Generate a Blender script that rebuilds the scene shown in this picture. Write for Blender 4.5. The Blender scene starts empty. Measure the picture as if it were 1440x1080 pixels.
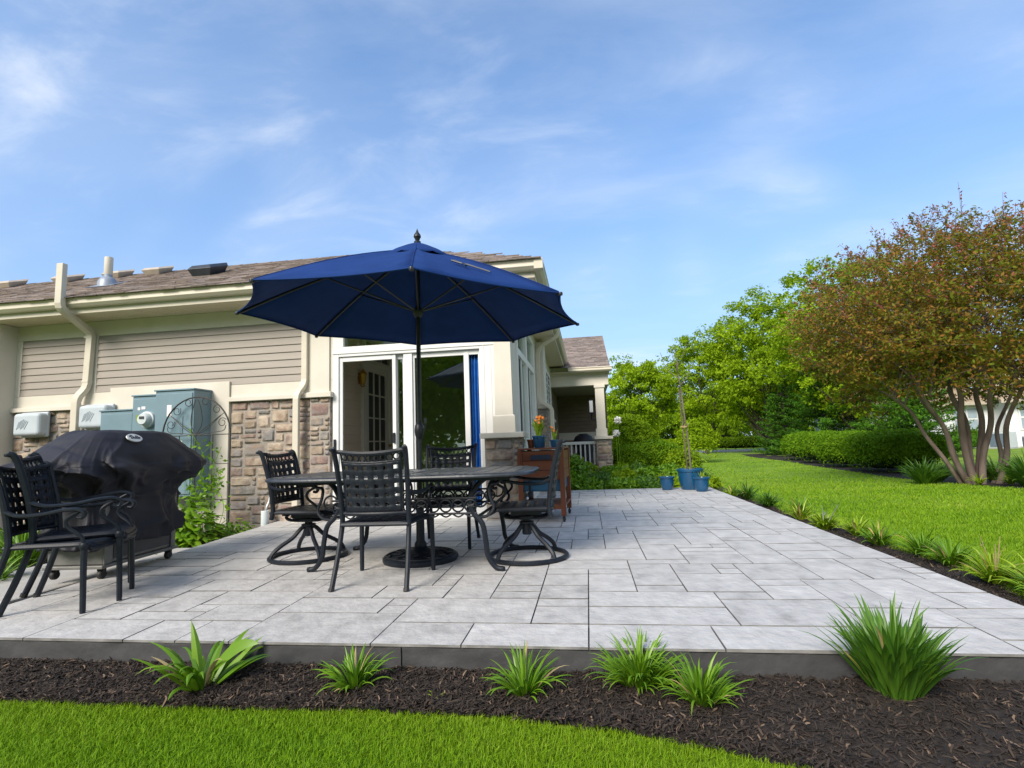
import bpy, math, random
import numpy as np
from mathutils import Vector, Matrix, noise as mnoise
PI = math.pi
R = math.radians
scene = bpy.context.scene
COL = scene.collection
random.seed(7)

# ------------------------------------------------------------------ helpers
def link(o, parent=None):
    COL.objects.link(o)
    if parent is not None:
        o.parent = parent
    return o

def tag(o, label=None, cat=None, group=None, kind=None):
    if label: o['label'] = label
    if cat: o['category'] = cat
    if group: o['group'] = group
    if kind: o['kind'] = kind
    return o

def thing(name, label, cat, loc=(0, 0, 0), rz=0.0, group=None):
    o = bpy.data.objects.new(name, None)
    o.empty_display_size = 0.1
    link(o)
    o.location = loc
    o.rotation_euler = (0, 0, rz)
    return tag(o, label, cat, group)

def children(o):
    return [c for c in bpy.data.objects if c.parent == o]

def dup(o, loc=None, rz=None, label=None, parent=None, scale=None):
    c = o.copy()
    COL.objects.link(c)
    if parent is not None: c.parent = parent
    if loc is not None: c.location = loc
    if rz is not None: c.rotation_euler = (0, 0, rz)
    if scale is not None: c.scale = scale
    if label: c['label'] = label
    for ch in children(o):
        dup(ch, parent=c)
    return c

def lerp(a, b, t): return a + (b - a) * t
def sstep(a, b, x):
    t = min(1, max(0, (x - a) / (b - a))); return t * t * (3 - 2 * t)

def catmull(pts, n=6):
    pts = [Vector(p) for p in pts]
    P = [2 * pts[0] - pts[1]] + pts + [2 * pts[-1] - pts[-2]]
    out = []
    for i in range(1, len(P) - 2):
        for k in range(n):
            t = k / n
            a, b, c, d = P[i - 1], P[i], P[i + 1], P[i + 2]
            out.append(0.5 * ((2 * b) + (c - a) * t + (2 * a - 5 * b + 4 * c - d) * t * t + (3 * b - a - 3 * c + d) * t ** 3))
    out.append(pts[-1].copy())
    return out

class MB:
    def __init__(s): s.v = []; s.f = []
    def add(s, vs, fs, M=None):
        o = len(s.v)
        for p in vs:
            p = Vector(p)
            s.v.append(tuple(M @ p) if M is not None else tuple(p))
        s.f += [tuple(i + o for i in f) for f in fs]
        return s
    def box(s, x0, x1, y0, y1, z0, z1, M=None):
        vs = [(x, y, z) for z in (z0, z1) for x, y in ((x0, y0), (x1, y0), (x1, y1), (x0, y1))]
        return s.add(vs, [(3, 2, 1, 0), (4, 5, 6, 7), (0, 1, 5, 4), (1, 2, 6, 5), (2, 3, 7, 6), (3, 0, 4, 7)], M)
    def prism(s, poly, vec):
        poly = [Vector(p) for p in poly]; vec = Vector(vec); n = len(poly)
        nrm = Vector((0, 0, 0))
        for i in range(n): nrm += poly[i].cross(poly[(i + 1) % n])
        if nrm.dot(vec) > 0: poly = poly[::-1]
        vs = poly + [p + vec for p in poly]
        fs = [tuple(range(n)), tuple(range(2 * n - 1, n - 1, -1))]
        for i in range(n):
            j = (i + 1) % n
            fs.append((i, i + n, j + n, j))
        return s.add(vs, fs)
    def tube(s, pts, r, n=8, closed=False, flat=1.0, up=None):
        pts = [Vector(p) for p in pts]; m = len(pts)
        vs = []; ref = None
        for i, p in enumerate(pts):
            if closed: t = pts[(i + 1) % m] - pts[i - 1]
            else: t = pts[min(i + 1, m - 1)] - pts[max(i - 1, 0)]
            t.normalize()
            if up is not None: a = Vector(up) - t * t.dot(Vector(up))
            elif ref is None:
                a = Vector((0, 0, 1)) if abs(t.z) < .9 else Vector((1, 0, 0)); a = a - t * t.dot(a)
            else: a = ref - t * t.dot(ref)
            if a.length < 1e-6: a = t.orthogonal()
            a.normalize(); ref = a
            b = t.cross(a)
            rr = r(i / max(1, m - 1)) if callable(r) else r
            for k in range(n):
                an = 2 * PI * (k + .5) / n
                vs.append(p + a * (math.cos(an) * rr) + b * (math.sin(an) * rr * flat))
        fs = []
        for i in range(m if closed else m - 1):
            j = (i + 1) % m
            for k in range(n):
                l = (k + 1) % n
                fs.append((i * n + k, i * n + l, j * n + l, j * n + k))
        if not closed:
            fs.append(tuple(range(n - 1, -1, -1))); fs.append(tuple((m - 1) * n + k for k in range(n)))
        return s.add(vs, fs)
    def lathe(s, prof, n=24, c=(0, 0, 0), M=None):
        vs = []; m = len(prof)
        for r, z in prof:
            for k in range(n):
                a = 2 * PI * k / n
                vs.append((c[0] + r * math.cos(a), c[1] + r * math.sin(a), c[2] + z))
        fs = []
        for i in range(m - 1):
            for k in range(n):
                l = (k + 1) % n
                fs.append((i * n + k, i * n + l, (i + 1) * n + l, (i + 1) * n + k))
        fs.append(tuple(range(n - 1, -1, -1))); fs.append(tuple((m - 1) * n + k for k in range(n)))
        return s.add(vs, fs, M)
    def grid(s, fn, us, vs_, hole=None):
        nu, nv = len(us), len(vs_)
        V = [fn(u, v) for v in vs_ for u in us]
        F = []
        for j in range(nv - 1):
            for i in range(nu - 1):
                if hole and hole(i, j): continue
                F.append((j * nu + i, j * nu + i + 1, (j + 1) * nu + i + 1, (j + 1) * nu + i))
        return s.add(V, F)
    def build(s, name, mat, parent=None, smooth=False, bevel=0, solid=0, seg=2, sub=0, angle=40):
        me = bpy.data.meshes.new(name)
        me.from_pydata(s.v, [], s.f)
        me.update()
        me.materials.append(mat)
        o = bpy.data.objects.new(name, me)
        link(o, parent)
        if smooth:
            me.polygons.foreach_set('use_smooth', [True] * len(me.polygons))
            try: me.set_sharp_from_angle(angle=R(angle))
            except Exception: pass
        if solid:
            md = o.modifiers.new('s', 'SOLIDIFY'); md.thickness = solid; md.offset = 0
        if bevel:
            md = o.modifiers.new('b', 'BEVEL'); md.width = bevel; md.segments = seg; md.limit_method = 'ANGLE'; md.angle_limit = R(40)
        if sub:
            md = o.modifiers.new('u', 'SUBSURF'); md.levels = sub; md.render_levels = sub
        return o

def mesh_np(name, V, F, mat, parent=None, smooth=False):
    V = np.asarray(V, dtype=np.float32).reshape(-1, 3); F = np.asarray(F, dtype=np.int32)
    k = F.shape[1]
    me = bpy.data.meshes.new(name)
    me.vertices.add(len(V)); me.vertices.foreach_set('co', V.ravel())
    me.loops.add(F.size); me.loops.foreach_set('vertex_index', F.ravel())
    me.polygons.add(len(F))
    me.polygons.foreach_set('loop_start', np.arange(0, F.size, k, dtype=np.int32))
    me.polygons.foreach_set('loop_total', np.full(len(F), k, dtype=np.int32))
    if smooth: me.polygons.foreach_set('use_smooth', np.ones(len(F), dtype=bool))
    me.update(calc_edges=True); me.validate()
    me.materials.append(mat)
    o = bpy.data.objects.new(name, me)
    return link(o, parent)

# ------------------------------------------------------------------ materials
MATS = {}
def mat(name, cols, rough=.6, scale=6, bump=0, bscale=60, metal=0, island=False, trans=0, spec=.5, noise_mix=.0, stretch=(1, 1, 1), detail=6, contrast=None, sheen=0, bstretch=None, coat=0):
    if name in MATS: return MATS[name]
    m = bpy.data.materials.new(name); m.use_nodes = True
    nt = m.node_tree; N = nt.nodes; L = nt.links
    b = N['Principled BSDF']; out = N['Material Output']
    if not isinstance(cols[0], (tuple, list)): cols = [cols]
    b.inputs['Roughness'].default_value = rough
    b.inputs['Metallic'].default_value = metal
    b.inputs['Specular IOR Level'].default_value = spec
    if sheen: b.inputs['Sheen Weight'].default_value = sheen
    if coat: b.inputs['Coat Weight'].default_value = coat
    tc = N.new('ShaderNodeTexCoord')
    def mapped(st):
        mp = N.new('ShaderNodeMapping'); mp.inputs['Scale'].default_value = st
        L.new(tc.outputs['Object'], mp.inputs['Vector']); return mp.outputs['Vector']
    if len(cols) > 1:
        ns = N.new('ShaderNodeTexNoise'); ns.inputs['Scale'].default_value = scale; ns.inputs['Detail'].default_value = detail
        L.new(mapped(stretch), ns.inputs['Vector'])
        rp = N.new('ShaderNodeValToRGB')
        lo, hi = (contrast or (.32, .68)) if not island else (0, 1)
        while len(rp.color_ramp.elements) > 1: rp.color_ramp.elements.remove(rp.color_ramp.elements[-1])
        for i, c in enumerate(cols):
            pos = lo + (hi - lo) * i / (len(cols) - 1)
            e = rp.color_ramp.elements[0] if i == 0 else rp.color_ramp.elements.new(pos)
            e.position = pos; e.color = (*c, 1)
        if island:
            g = N.new('ShaderNodeNewGeometry')
            fac = g.outputs['Random Per Island']
            if noise_mix:
                mr = N.new('ShaderNodeMapRange'); mr.inputs[1].default_value = .3; mr.inputs[2].default_value = .7
                L.new(ns.outputs['Fac'], mr.inputs[0])
                mx = N.new('ShaderNodeMix'); mx.inputs[0].default_value = noise_mix
                L.new(fac, mx.inputs[2]); L.new(mr.outputs[0], mx.inputs[3]); fac = mx.outputs[0]
            L.new(fac, rp.inputs['Fac'])
        else: L.new(ns.outputs['Fac'], rp.inputs['Fac'])
        L.new(rp.outputs['Color'], b.inputs['Base Color']); csock = rp.outputs['Color']
    else:
        b.inputs['Base Color'].default_value = (*cols[0], 1); csock = None
    if bump:
        n2 = N.new('ShaderNodeTexNoise'); n2.inputs['Scale'].default_value = bscale; n2.inputs['Detail'].default_value = 5
        L.new(mapped(bstretch or (1, 1, 1)), n2.inputs['Vector'])
        bp = N.new('ShaderNodeBump'); bp.inputs['Strength'].default_value = bump; bp.inputs['Distance'].default_value = .01
        L.new(n2.outputs['Fac'], bp.inputs['Height']); L.new(bp.outputs['Normal'], b.inputs['Normal'])
    if trans:
        t = N.new('ShaderNodeBsdfTranslucent')
        if csock: L.new(csock, t.inputs['Color'])
        else: t.inputs['Color'].default_value = (*cols[0], 1)
        mx = N.new('ShaderNodeMixShader'); mx.inputs['Fac'].default_value = trans
        L.new(b.outputs[0], mx.inputs[1]); L.new(t.outputs[0], mx.inputs[2]); L.new(mx.outputs[0], out.inputs['Surface'])
    MATS[name] = m
    return m

def glass_mat(name, tint, ior, rough=0.0):
    m = bpy.data.materials.new(name); m.use_nodes = True
    nt = m.node_tree; N = nt.nodes; L = nt.links
    N.remove(N['Principled BSDF'])
    tr = N.new('ShaderNodeBsdfTransparent'); tr.inputs['Color'].default_value = (*tint, 1)
    gl = N.new('ShaderNodeBsdfGlossy'); gl.inputs['Roughness'].default_value = rough; gl.inputs['Color'].default_value = (.9, 1, .92, 1)
    fr = N.new('ShaderNodeFresnel'); fr.inputs['IOR'].default_value = ior
    mx = N.new('ShaderNodeMixShader')
    L.new(fr.outputs[0], mx.inputs[0]); L.new(tr.outputs[0], mx.inputs[1]); L.new(gl.outputs[0], mx.inputs[2])
    L.new(mx.outputs[0], N['Material Output'].inputs['Surface'])
    return m

M_cream = mat('cream_trim', [(.58, .543, .475), (.63, .593, .52)], .55, 3, bump=.05, bscale=200)
M_stucco = mat('cream_wall', [(.58, .545, .48), (.63, .595, .525)], .8, 2, bump=.25, bscale=180)
M_soffit = mat('soffit_vinyl', [(.66, .57, .44), (.70, .61, .48)], .6, 3)
M_gutter = mat('gutter_paint', [(.56, .51, .415), (.61, .56, .46)], .4, 2)
M_spout = mat('spout_paint', [(.56, .515, .43), (.61, .565, .475)], .42, 5)
M_siding = mat('taupe_siding', [(.275, .242, .213), (.31, .274, .242)], .55, 4, stretch=(.4, 1, 4), bump=.08, bscale=90, bstretch=(.15, 1, 1))
M_white = mat('white_vinyl', [(.66, .67, .68), (.71, .71, .71)], .35, 4)
M_stone = mat('field_stone', [(.18, .152, .14), (.34, .265, .195), (.18, .178, .182), (.40, .33, .25), (.21, .135, .12), (.26, .25, .245), (.28, .20, .145), (.45, .38, .30), (.23, .165, .145), (.29, .285, .28)], .85, 9, bump=.9, bscale=45, island=True, noise_mix=.16)
M_mortar = mat('mortar', [(.27, .24, .21), (.36, .325, .285)], .95, 30, bump=.5, bscale=120)
M_shingle = mat('roof_shingle', [(.11, .088, .077), (.20, .16, .138), (.29, .235, .205), (.15, .122, .108), (.37, .305, .27)], .9, 20, bump=.6, bscale=150, island=True, noise_mix=.2)
M_ridge = mat('vent_tan', [(.40, .34, .27), (.46, .40, .33)], .6, 10)
M_tile = mat('stamped_concrete', [(.32, .312, .304), (.435, .427, .418), (.50, .491, .48), (.58, .57, .558)], .58, 5.0, bump=1.0, bscale=13, island=True, noise_mix=.66, stretch=(1.7, 1.1, 1), detail=11, bstretch=(1.6, 1.2, 1))
M_groove = mat('concrete_groove', [(.11, .107, .104), (.18, .176, .172), (.28, .275, .27)], .9, 7)
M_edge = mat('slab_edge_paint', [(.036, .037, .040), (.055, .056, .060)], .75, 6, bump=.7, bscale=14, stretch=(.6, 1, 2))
M_pad = mat('pad_concrete', [(.35, .34, .32), (.45, .44, .42)], .9, 5, bump=.4, bscale=60)
M_black = mat('black_powdercoat', [(.0075, .0105, .0165), (.012, .0165, .026)], .45, 30, bump=.12, bscale=220, spec=.28)
M_tabletop = mat('table_powdercoat', [(.022, .028, .040), (.040, .048, .064)], .40, 14, bump=.25, bscale=35, stretch=(1, .2, 1), spec=.5)
M_iron = mat('wrought_iron', [(.012, .012, .013), (.03, .028, .026)], .6, 30)
M_canvas = mat('navy_canvas', [(.006, .032, .150), (.009, .040, .18)], .85, 5, bump=.15, bscale=500, trans=.08, spec=.2)
M_pole = mat('bronze_pole', [(.010, .011, .015), (.018, .02, .025)], .4, 20)
M_cover = mat('cover_vinyl', [(.017, .017, .024), (.027, .027, .036)], .62, 4, bump=.25, bscale=22, spec=.35)
M_badge = mat('badge_white', (.75, .75, .75), .4)
M_ink = mat('badge_ink', (.03, .035, .05), .5)
M_steel = mat('grill_steel', [(.15, .15, .145), (.20, .20, .19)], .5, 12, metal=.3)
M_rubber = mat('black_rubber', (.015, .015, .016), .6)
M_teal = mat('teal_cabinet', [(.135, .215, .265), (.16, .25, .30)], .5, 3, bump=.04, bscale=80)
M_greybox = mat('grey_plastic', [(.42, .47, .52), (.47, .52, .57)], .5, 6)
M_meter = mat('meter_glass', (.55, .6, .62), .15)
M_wood = mat('stained_cedar', [(.10, .027, .011), (.17, .05, .02), (.13, .036, .015)], .45, 7, stretch=(1, 1, .12), bump=.2, bscale=40, bstretch=(1, 1, .1))
M_woodh = mat('stained_cedar_rail', [(.10, .027, .011), (.17, .05, .02), (.13, .036, .015)], .45, 7, stretch=(.12, 1, 1), bump=.2, bscale=40, bstretch=(.1, 1, 1))
M_bluepot = mat('blue_glaze', [(.004, .058, .145), (.008, .08, .19)], .28, 5, bump=.06, bscale=30, coat=.3)
M_bluecool = mat('blue_cooler', [(.02, .10, .19), (.03, .12, .22)], .4, 5)
M_navylabel = mat('navy_panel', (.012, .022, .05), .45)
M_soil = mat('potting_soil', [(.02, .014, .01), (.05, .036, .025)], .95, 60, bump=.8, bscale=90)
M_mulch = mat('mulch_soil', [(.008, .006, .005), (.02, .014, .011), (.036, .025, .019)], .95, 45, bump=1.0, bscale=80)
M_chip = mat('mulch_chip', [(.013, .009, .006), (.024, .016, .011), (.036, .024, .016), (.026, .018, .012), (.055, .037, .025), (.018, .012, .009), (.026, .018, .014), (.016, .011, .009), (.02, .015, .012), (.05, .034, .024), (.03, .02, .013), (.20, .135, .09)], .9, 30, island=True)
M_lawn = mat('lawn_ground', [(.10, .19, .006), (.15, .255, .008), (.20, .315, .012)], .9, 1.3, stretch=(.35, 1.3, 1), bump=.6, bscale=260, detail=8)
M_blade = mat('grass_blade', [(.085, .20, .006), (.135, .28, .008), (.175, .335, .009), (.235, .41, .012), (.19, .31, .012), (.31, .46, .03), (.44, .44, .12)], .55, 1.3, island=True, noise_mix=.5, trans=.35, spec=.2, stretch=(.35, 1.3, 1))
M_strap = mat('daylily_leaf', [(.085, .205, .010), (.14, .29, .012), (.22, .38, .022)], .42, 5, island=True, noise_mix=.25, trans=.3)
M_strapdark = mat('iris_leaf', [(.05, .145, .014), (.085, .205, .018), (.14, .275, .024)], .45, 5, island=True, noise_mix=.25, trans=.3)
M_straplime = mat('lime_leaf', [(.15, .28, .010), (.25, .40, .016), (.38, .48, .03)], .45, 5, island=True, noise_mix=.2, trans=.3)
M_dry = mat('dry_leaf', [(.42, .26, .05), (.5, .38, .16), (.35, .28, .16)], .7, 5, island=True, trans=.2)
M_maple = mat('maple_leaf', [(.13, .23, .006), (.22, .35, .009), (.31, .45, .013), (.42, .55, .025)], .6, .5, island=True, noise_mix=.5, trans=.45, spec=.12)
M_maple2 = mat('ash_leaf', [(.11, .20, .008), (.18, .30, .010), (.26, .40, .015)], .6, .5, island=True, noise_mix=.5, trans=.45, spec=.12)
M_dark = mat('evergreen_needle', [(.04, .125, .010), (.07, .185, .013), (.115, .26, .02)], .6, .7, island=True, noise_mix=.5, trans=.3, spec=.12)
M_chart = mat('chartreuse_leaf', [(.14, .25, .008), (.22, .35, .011), (.32, .45, .02)], .6, 1, island=True, noise_mix=.4, trans=.4, spec=.12)
M_hedge = mat('yew_leaf', [(.07, .16, .006), (.13, .26, .009), (.22, .37, .014)], .6, 2, island=True, noise_mix=.4, trans=.35, spec=.12)
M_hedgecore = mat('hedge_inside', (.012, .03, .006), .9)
M_crape = mat('bronze_leaf', [(.105, .15, .012), (.20, .20, .016), (.14, .20, .014), (.34, .14, .035), (.20, .24, .02), (.40, .12, .06)], .55, .8, island=True, noise_mix=.45, trans=.4, spec=.15)
M_crapered = mat('red_shoot', [(.26, .055, .035), (.36, .09, .06), (.24, .11, .03), (.40, .11, .10)], .48, 2, island=True, trans=.3)
M_shrub = mat('shrub_leaf', [(.09, .22, .010), (.155, .32, .012), (.25, .42, .02)], .42, 3, island=True, noise_mix=.3, trans=.3)
M_bark = mat('grey_bark', [(.085, .068, .056), (.15, .122, .105), (.20, .165, .145)], .9, 9, stretch=(1, 1, .2), bump=.7, bscale=30, bstretch=(1, 1, .25))
M_crapebark = mat('tan_bark', [(.075, .054, .045), (.14, .105, .088), (.20, .155, .132)], .85, 5, stretch=(1, 1, .25), bump=.5, bscale=22, bstretch=(1, 1, .25))
M_darkbark = mat('dark_bark', [(.035, .028, .022), (.07, .055, .045)], .95, 9, stretch=(1, 1, .2), bump=.6, bscale=30)
M_orange = mat('orange_petal', [(.75, .22, .02), (.85, .35, .03), (.8, .28, .12)], .5, 5, island=True, trans=.3)
M_curtain = mat('blue_curtain', [(.015, .14, .50), (.025, .19, .62)], .75, 10)
M_interior = mat('room_paint', [(.5, .45, .37), (.55, .50, .41)], .8, 3)
M_floorin = mat('room_floor', [(.32, .28, .23), (.38, .33, .28)], .6, 6)
M_brass = mat('aged_brass', [(.42, .22, .05), (.5, .28, .07)], .35, 20, metal=.8)
M_asphalt = mat('road_asphalt', [(.30, .30, .30), (.36, .36, .35)], .9, 3)
M_nhouse = mat('neighbour_siding', [(.72, .74, .77), (.78, .79, .81)], .6, 2)
M_nroof = mat('neighbour_roof', [(.30, .22, .15), (.38, .29, .2)], .9, 4)
M_acgrille = mat('ac_grille', [(.10, .14, .20), (.15, .19, .26)], .5, 20)
M_acbody = mat('ac_body', [(.48, .52, .56), (.54, .57, .61)], .5, 6)
M_black2 = mat('dark_void', (.012, .011, .010), .8)
M_lamp = mat('lamp_glass', (.7, .74, .8), .2)
M_pvc = mat('white_pvc', [(.60, .67, .69), (.66, .72, .74)], .4, 8)
M_metalgrey = mat('galvanised', [(.3, .31, .32), (.4, .41, .42)], .4, 10, metal=.6)
M_flash = mat('lead_flashing', [(.22, .26, .33), (.3, .34, .4)], .5, 10, metal=.3)
M_slate = mat('vent_black', [(.018, .022, .03), (.03, .035, .045)], .4, 10)
G_pane = glass_mat('door_glass', (.50, .58, .46), 2.3)
G_screen = glass_mat('screen_glass', (.93, .93, .92), 1.08)
G_win = glass_mat('window_glass', (.86, .89, .87), 1.5)

# ------------------------------------------------------------------ camera / world / light
F_PX = 741.9
yaw, pitch, roll = -0.13751, 0.11281, -0.03666
cam = bpy.data.cameras.new('camera'); camo = bpy.data.objects.new('camera', cam); link(camo)
fw = Vector((math.sin(yaw) * math.cos(pitch), math.cos(yaw) * math.cos(pitch), math.sin(pitch)))
rt = Vector((math.cos(yaw), -math.sin(yaw), 0)); up = rt.cross(fw)
rt2 = rt * math.cos(roll) + up * math.sin(roll); up2 = up * math.cos(roll) - rt * math.sin(roll)
Mx = Matrix((rt2, up2, -fw)).transposed().to_4x4(); Mx.translation = (0, 0, .95)
camo.matrix_world = Mx
cam.sensor_width = 36; cam.lens = F_PX / 1440 * 36; cam.clip_end = 800; cam.clip_start = .05
scene.camera = camo

SUN_EL, SUN_AZ = 37, 206       # degrees; azimuth: direction light comes from, clockwise from +y
sd = bpy.data.lights.new('sun', 'SUN'); sd.energy = 2.6; sd.angle = R(26); sd.color = (1, .91, .79)
so = bpy.data.objects.new('sun', sd); link(so)
dirv = Vector((math.sin(R(SUN_AZ)) * math.cos(R(SUN_EL)), math.cos(R(SUN_AZ)) * math.cos(R(SUN_EL)), math.sin(R(SUN_EL))))
so.rotation_euler = dirv.to_track_quat('Z', 'Y').to_euler()

w = bpy.data.worlds.new('World'); scene.world = w; w.use_nodes = True
nt = w.node_tree; N = nt.nodes; L = nt.links
bg = N['Background']; bg.inputs['Strength'].default_value = .112
sky = N.new('ShaderNodeTexSky'); sky.sky_type = 'NISHITA'; sky.sun_disc = False
sky.sun_elevation = R(SUN_EL); sky.sun_rotation = R(SUN_AZ); sky.air_density = 1.0; sky.dust_density = .6; sky.ozone_density = 1.6
tc = N.new('ShaderNodeTexCoord')
sep = N.new('ShaderNodeSeparateXYZ'); L.new(tc.outputs['Generated'], sep.inputs[0])
def mth(op, a, b=None, clamp=False):
    n = N.new('ShaderNodeMath'); n.operation = op; n.use_clamp = clamp
    for i, x in enumerate((a, b)):
        if x is None: continue
        if isinstance(x, (int, float)): n.inputs[i].default_value = x
        else: L.new(x, n.inputs[i])
    return n.outputs[0]
zc = mth('ADD', mth('MAXIMUM', sep.outputs['Z'], 0.0), .14)
cx_ = mth('DIVIDE', sep.outputs['X'], zc); cy_ = mth('DIVIDE', sep.outputs['Y'], zc)
cmb = N.new('ShaderNodeCombineXYZ'); L.new(cx_, cmb.inputs[0]); L.new(cy_, cmb.inputs[1])
def cloud(scale, rot, st, lo, hi, det, off, dist=.6):
    mp = N.new('ShaderNodeMapping'); mp.inputs['Rotation'].default_value = (0, 0, R(rot)); mp.inputs['Scale'].default_value = st; mp.inputs['Location'].default_value = off
    L.new(cmb.outputs[0], mp.inputs['Vector'])
    n = N.new('ShaderNodeTexNoise'); n.inputs['Scale'].default_value = scale; n.inputs['Detail'].default_value = det; n.inputs['Roughness'].default_value = .58; n.inputs['Distortion'].default_value = dist
    L.new(mp.outputs[0], n.inputs['Vector'])
    mr = N.new('ShaderNodeMapRange'); mr.interpolation_type = 'SMOOTHSTEP'; mr.inputs[1].default_value = lo; mr.inputs[2].default_value = hi
    L.new(n.outputs['Fac'], mr.inputs[0]); return mr.outputs[0]
CO1, CO2, CO3 = (1.8, -1.2, 0), (-6.1, -3.5, 0), (5.6, -8.2, 0)
c1 = cloud(1.0, 22, (.6, 1.3, 1), .42, .86, 9, CO1, .4)
c2 = cloud(2.6, 30, (.8, 1.3, 1), .44, .78, 8, CO2, .5)
c2m = cloud(.8, 10, (1, 1, 1), .44, .68, 2, CO3)
cl = mth('ADD', mth('MULTIPLY', c1, .34), mth('ADD', mth('MULTIPLY', mth('MULTIPLY', c2, c2m), .44), mth('MULTIPLY', c2m, .12)), True)
hz = N.new('ShaderNodeMapRange'); hz.inputs[1].default_value = .62; hz.inputs[2].default_value = 0.02; hz.inputs[3].default_value = 0; hz.inputs[4].default_value = .85
L.new(sep.outputs['Z'], hz.inputs[0])
base = N.new('ShaderNodeMix'); base.data_type = 'RGBA'; base.blend_type = 'MULTIPLY'; base.inputs[0].default_value = 1
L.new(sky.outputs[0], base.inputs[6]); base.inputs[7].default_value = (.76, 1.05, 1.25, 1)
mixc = N.new('ShaderNodeMix'); mixc.data_type = 'RGBA'
mixh = N.new('ShaderNodeMix'); mixh.data_type = 'RGBA'; L.new(hz.outputs[0], mixh.inputs[0]); L.new(base.outputs[2], mixh.inputs[6]); mixh.inputs[7].default_value = (2.15, 2.72, 3.9, 1)
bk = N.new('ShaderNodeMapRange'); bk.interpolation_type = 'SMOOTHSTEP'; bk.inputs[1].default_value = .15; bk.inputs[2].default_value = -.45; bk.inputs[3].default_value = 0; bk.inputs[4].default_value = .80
L.new(sep.outputs['Y'], bk.inputs[0])      # bright cloud added out of view behind the camera as frontal fill
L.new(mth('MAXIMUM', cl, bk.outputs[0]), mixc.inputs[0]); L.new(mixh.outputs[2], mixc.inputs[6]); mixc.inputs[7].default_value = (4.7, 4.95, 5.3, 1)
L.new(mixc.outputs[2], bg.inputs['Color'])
scene.view_settings.view_transform = 'Standard'; scene.view_settings.look = 'None'; scene.view_settings.exposure = 0.98; scene.view_settings.gamma = 1
scene.cycles.max_bounces = 8; scene.cycles.transparent_max_bounces = 24; scene.cycles.use_denoising = True

# ------------------------------------------------------------------ ground
def zg(x, y):
    return -.15 - .15 * sstep(8, 16, y)
def nz(x, y, s, seed=0): return mnoise.noise(Vector((x * s, y * s, seed)))
xs = sorted(set([-160, -90, -50, -30, -20, -14] + [i * .5 for i in range(-20, 41)] + [24, 30, 40, 60, 100, 160]))
ys = sorted(set([-120, -60, -30, -15, -6, -2] + [i * .5 for i in range(0, 61)] + [33, 37, 42, 50, 70, 110, 180, 300]))
mb = MB()
mb.grid(lambda x, y: (x, y, zg(x, y) + .012 * nz(x, y, .6)), xs, ys)
tag(mb.build('lawn', M_lawn, smooth=True), 'mown green lawn stretching round the patio to the trees', 'lawn', kind='structure')

def yb(x):      # edge between lawn and the front bed
    pts = [(-9, 2.3), (-2.7, 2.206), (-1.65, 2.2), (-.9, 2.222), (-.41, 2.21), (.135, 2.125), (.6, 1.967), (1.2, 1.62), (2.0, .95), (3.0, .2), (9, -4)]
    for (a, b), (c, d) in zip(pts, pts[1:]):
        if x <= c:
            t = (x - a) / (c - a); return lerp(b, d, t)
    return -4
def xr(y):      # edge between right strip bed and the lawn
    return 2.76 + .06 * math.sin(y * 1.3) + .05 * math.sin(y * 2.9 + 1) + (.5 * sstep(3.4, 1.5, y))
# front bed
mb = MB()
us = np.linspace(-6, 2.24, 330); vs_ = np.linspace(0, 1, 34)
mb.grid(lambda u, v: (u, lerp(yb(u) + .012 * nz(u, 0, 9), 2.64, v), -.135 + .02 * sstep(0, .25, v) + .014 * nz(u, lerp(yb(u), 2.64, v), 9) + .010 * nz(u, lerp(yb(u), 2.64, v), 26)), us, vs_)
tag(mb.build('mulch_bed', M_mulch, smooth=True), 'dark mulch bed along the front of the patio', 'bed', kind='structure')
mb = MB()
mb.grid(lambda v, y: (lerp(2.2, xr(y), v), y, zg(0, y) + .028 - .02 * v + .012 * nz(v * .5, y, 9, 3) + .008 * nz(v * .5, y, 26, 3)), np.linspace(0, 1, 14), np.linspace(.2, 10.9, 420))
tag(mb.build('mulch_bed', M_mulch, smooth=True), 'narrow mulch strip along the right side of the patio', 'bed', kind='structure')
mb = MB()
mb.grid(lambda x, y: (x, y, -.125 + .02 * nz(x, y, 3, 5) + .010 * nz(x, y, 20, 5)), np.linspace(-11, -3.8, 140), np.linspace(2.3, 7.05, 110))
tag(mb.build('mulch_bed', M_mulch, smooth=True), 'mulch bed between the patio and the house wall', 'bed', kind='structure')
mb = MB()
mb.grid(lambda x, y: (x, y, zg(x, y) + .03 + .02 * nz(x, y, 3, 6)), np.linspace(-1.0, 3.0, 40), np.linspace(10.6, 19.0, 70))
tag(mb.build('mulch_bed', M_mulch, smooth=True), 'mulch under the perennials beyond the patio', 'bed', kind='structure')
# bed under tree + hedge : a curved strip
hb = [(9.3, 8.6, 1.6), (8.75, 10.6, 1.9), (8.7, 12.6, 1.9), (8.75, 15, 1.7), (8.95, 18, 1.6), (9.3, 22, 1.6), (9.9, 27, 1.7), (10.6, 32, 2.6), (11.5, 37, 2.8)]
hbp = catmull(hb, 8)
mb = MB()
mb.add([(p.x + s * p.z * .62 + .0, p.y, zg(0, p.y) + .006 + .008 * nz(p.x + s, p.y, 4, 8)) for p in hbp for s in np.linspace(-.85, 1, 12)],
       [(j * 12 + i, j * 12 + i + 1, (j + 1) * 12 + i + 1, (j + 1) * 12 + i) for j in range(len(hbp) - 1) for i in range(11)])
tag(mb.build('mulch_bed', M_mulch, smooth=True), 'curved mulch bed under the hedge and bronze tree', 'bed', kind='structure')
mb = MB(); mb.box(-40, 90, 43.5, 49, -.5, -.255)
tag(mb.build('road', M_asphalt), 'pale road beyond the far edge of the lawn', 'road', kind='structure')

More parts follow.
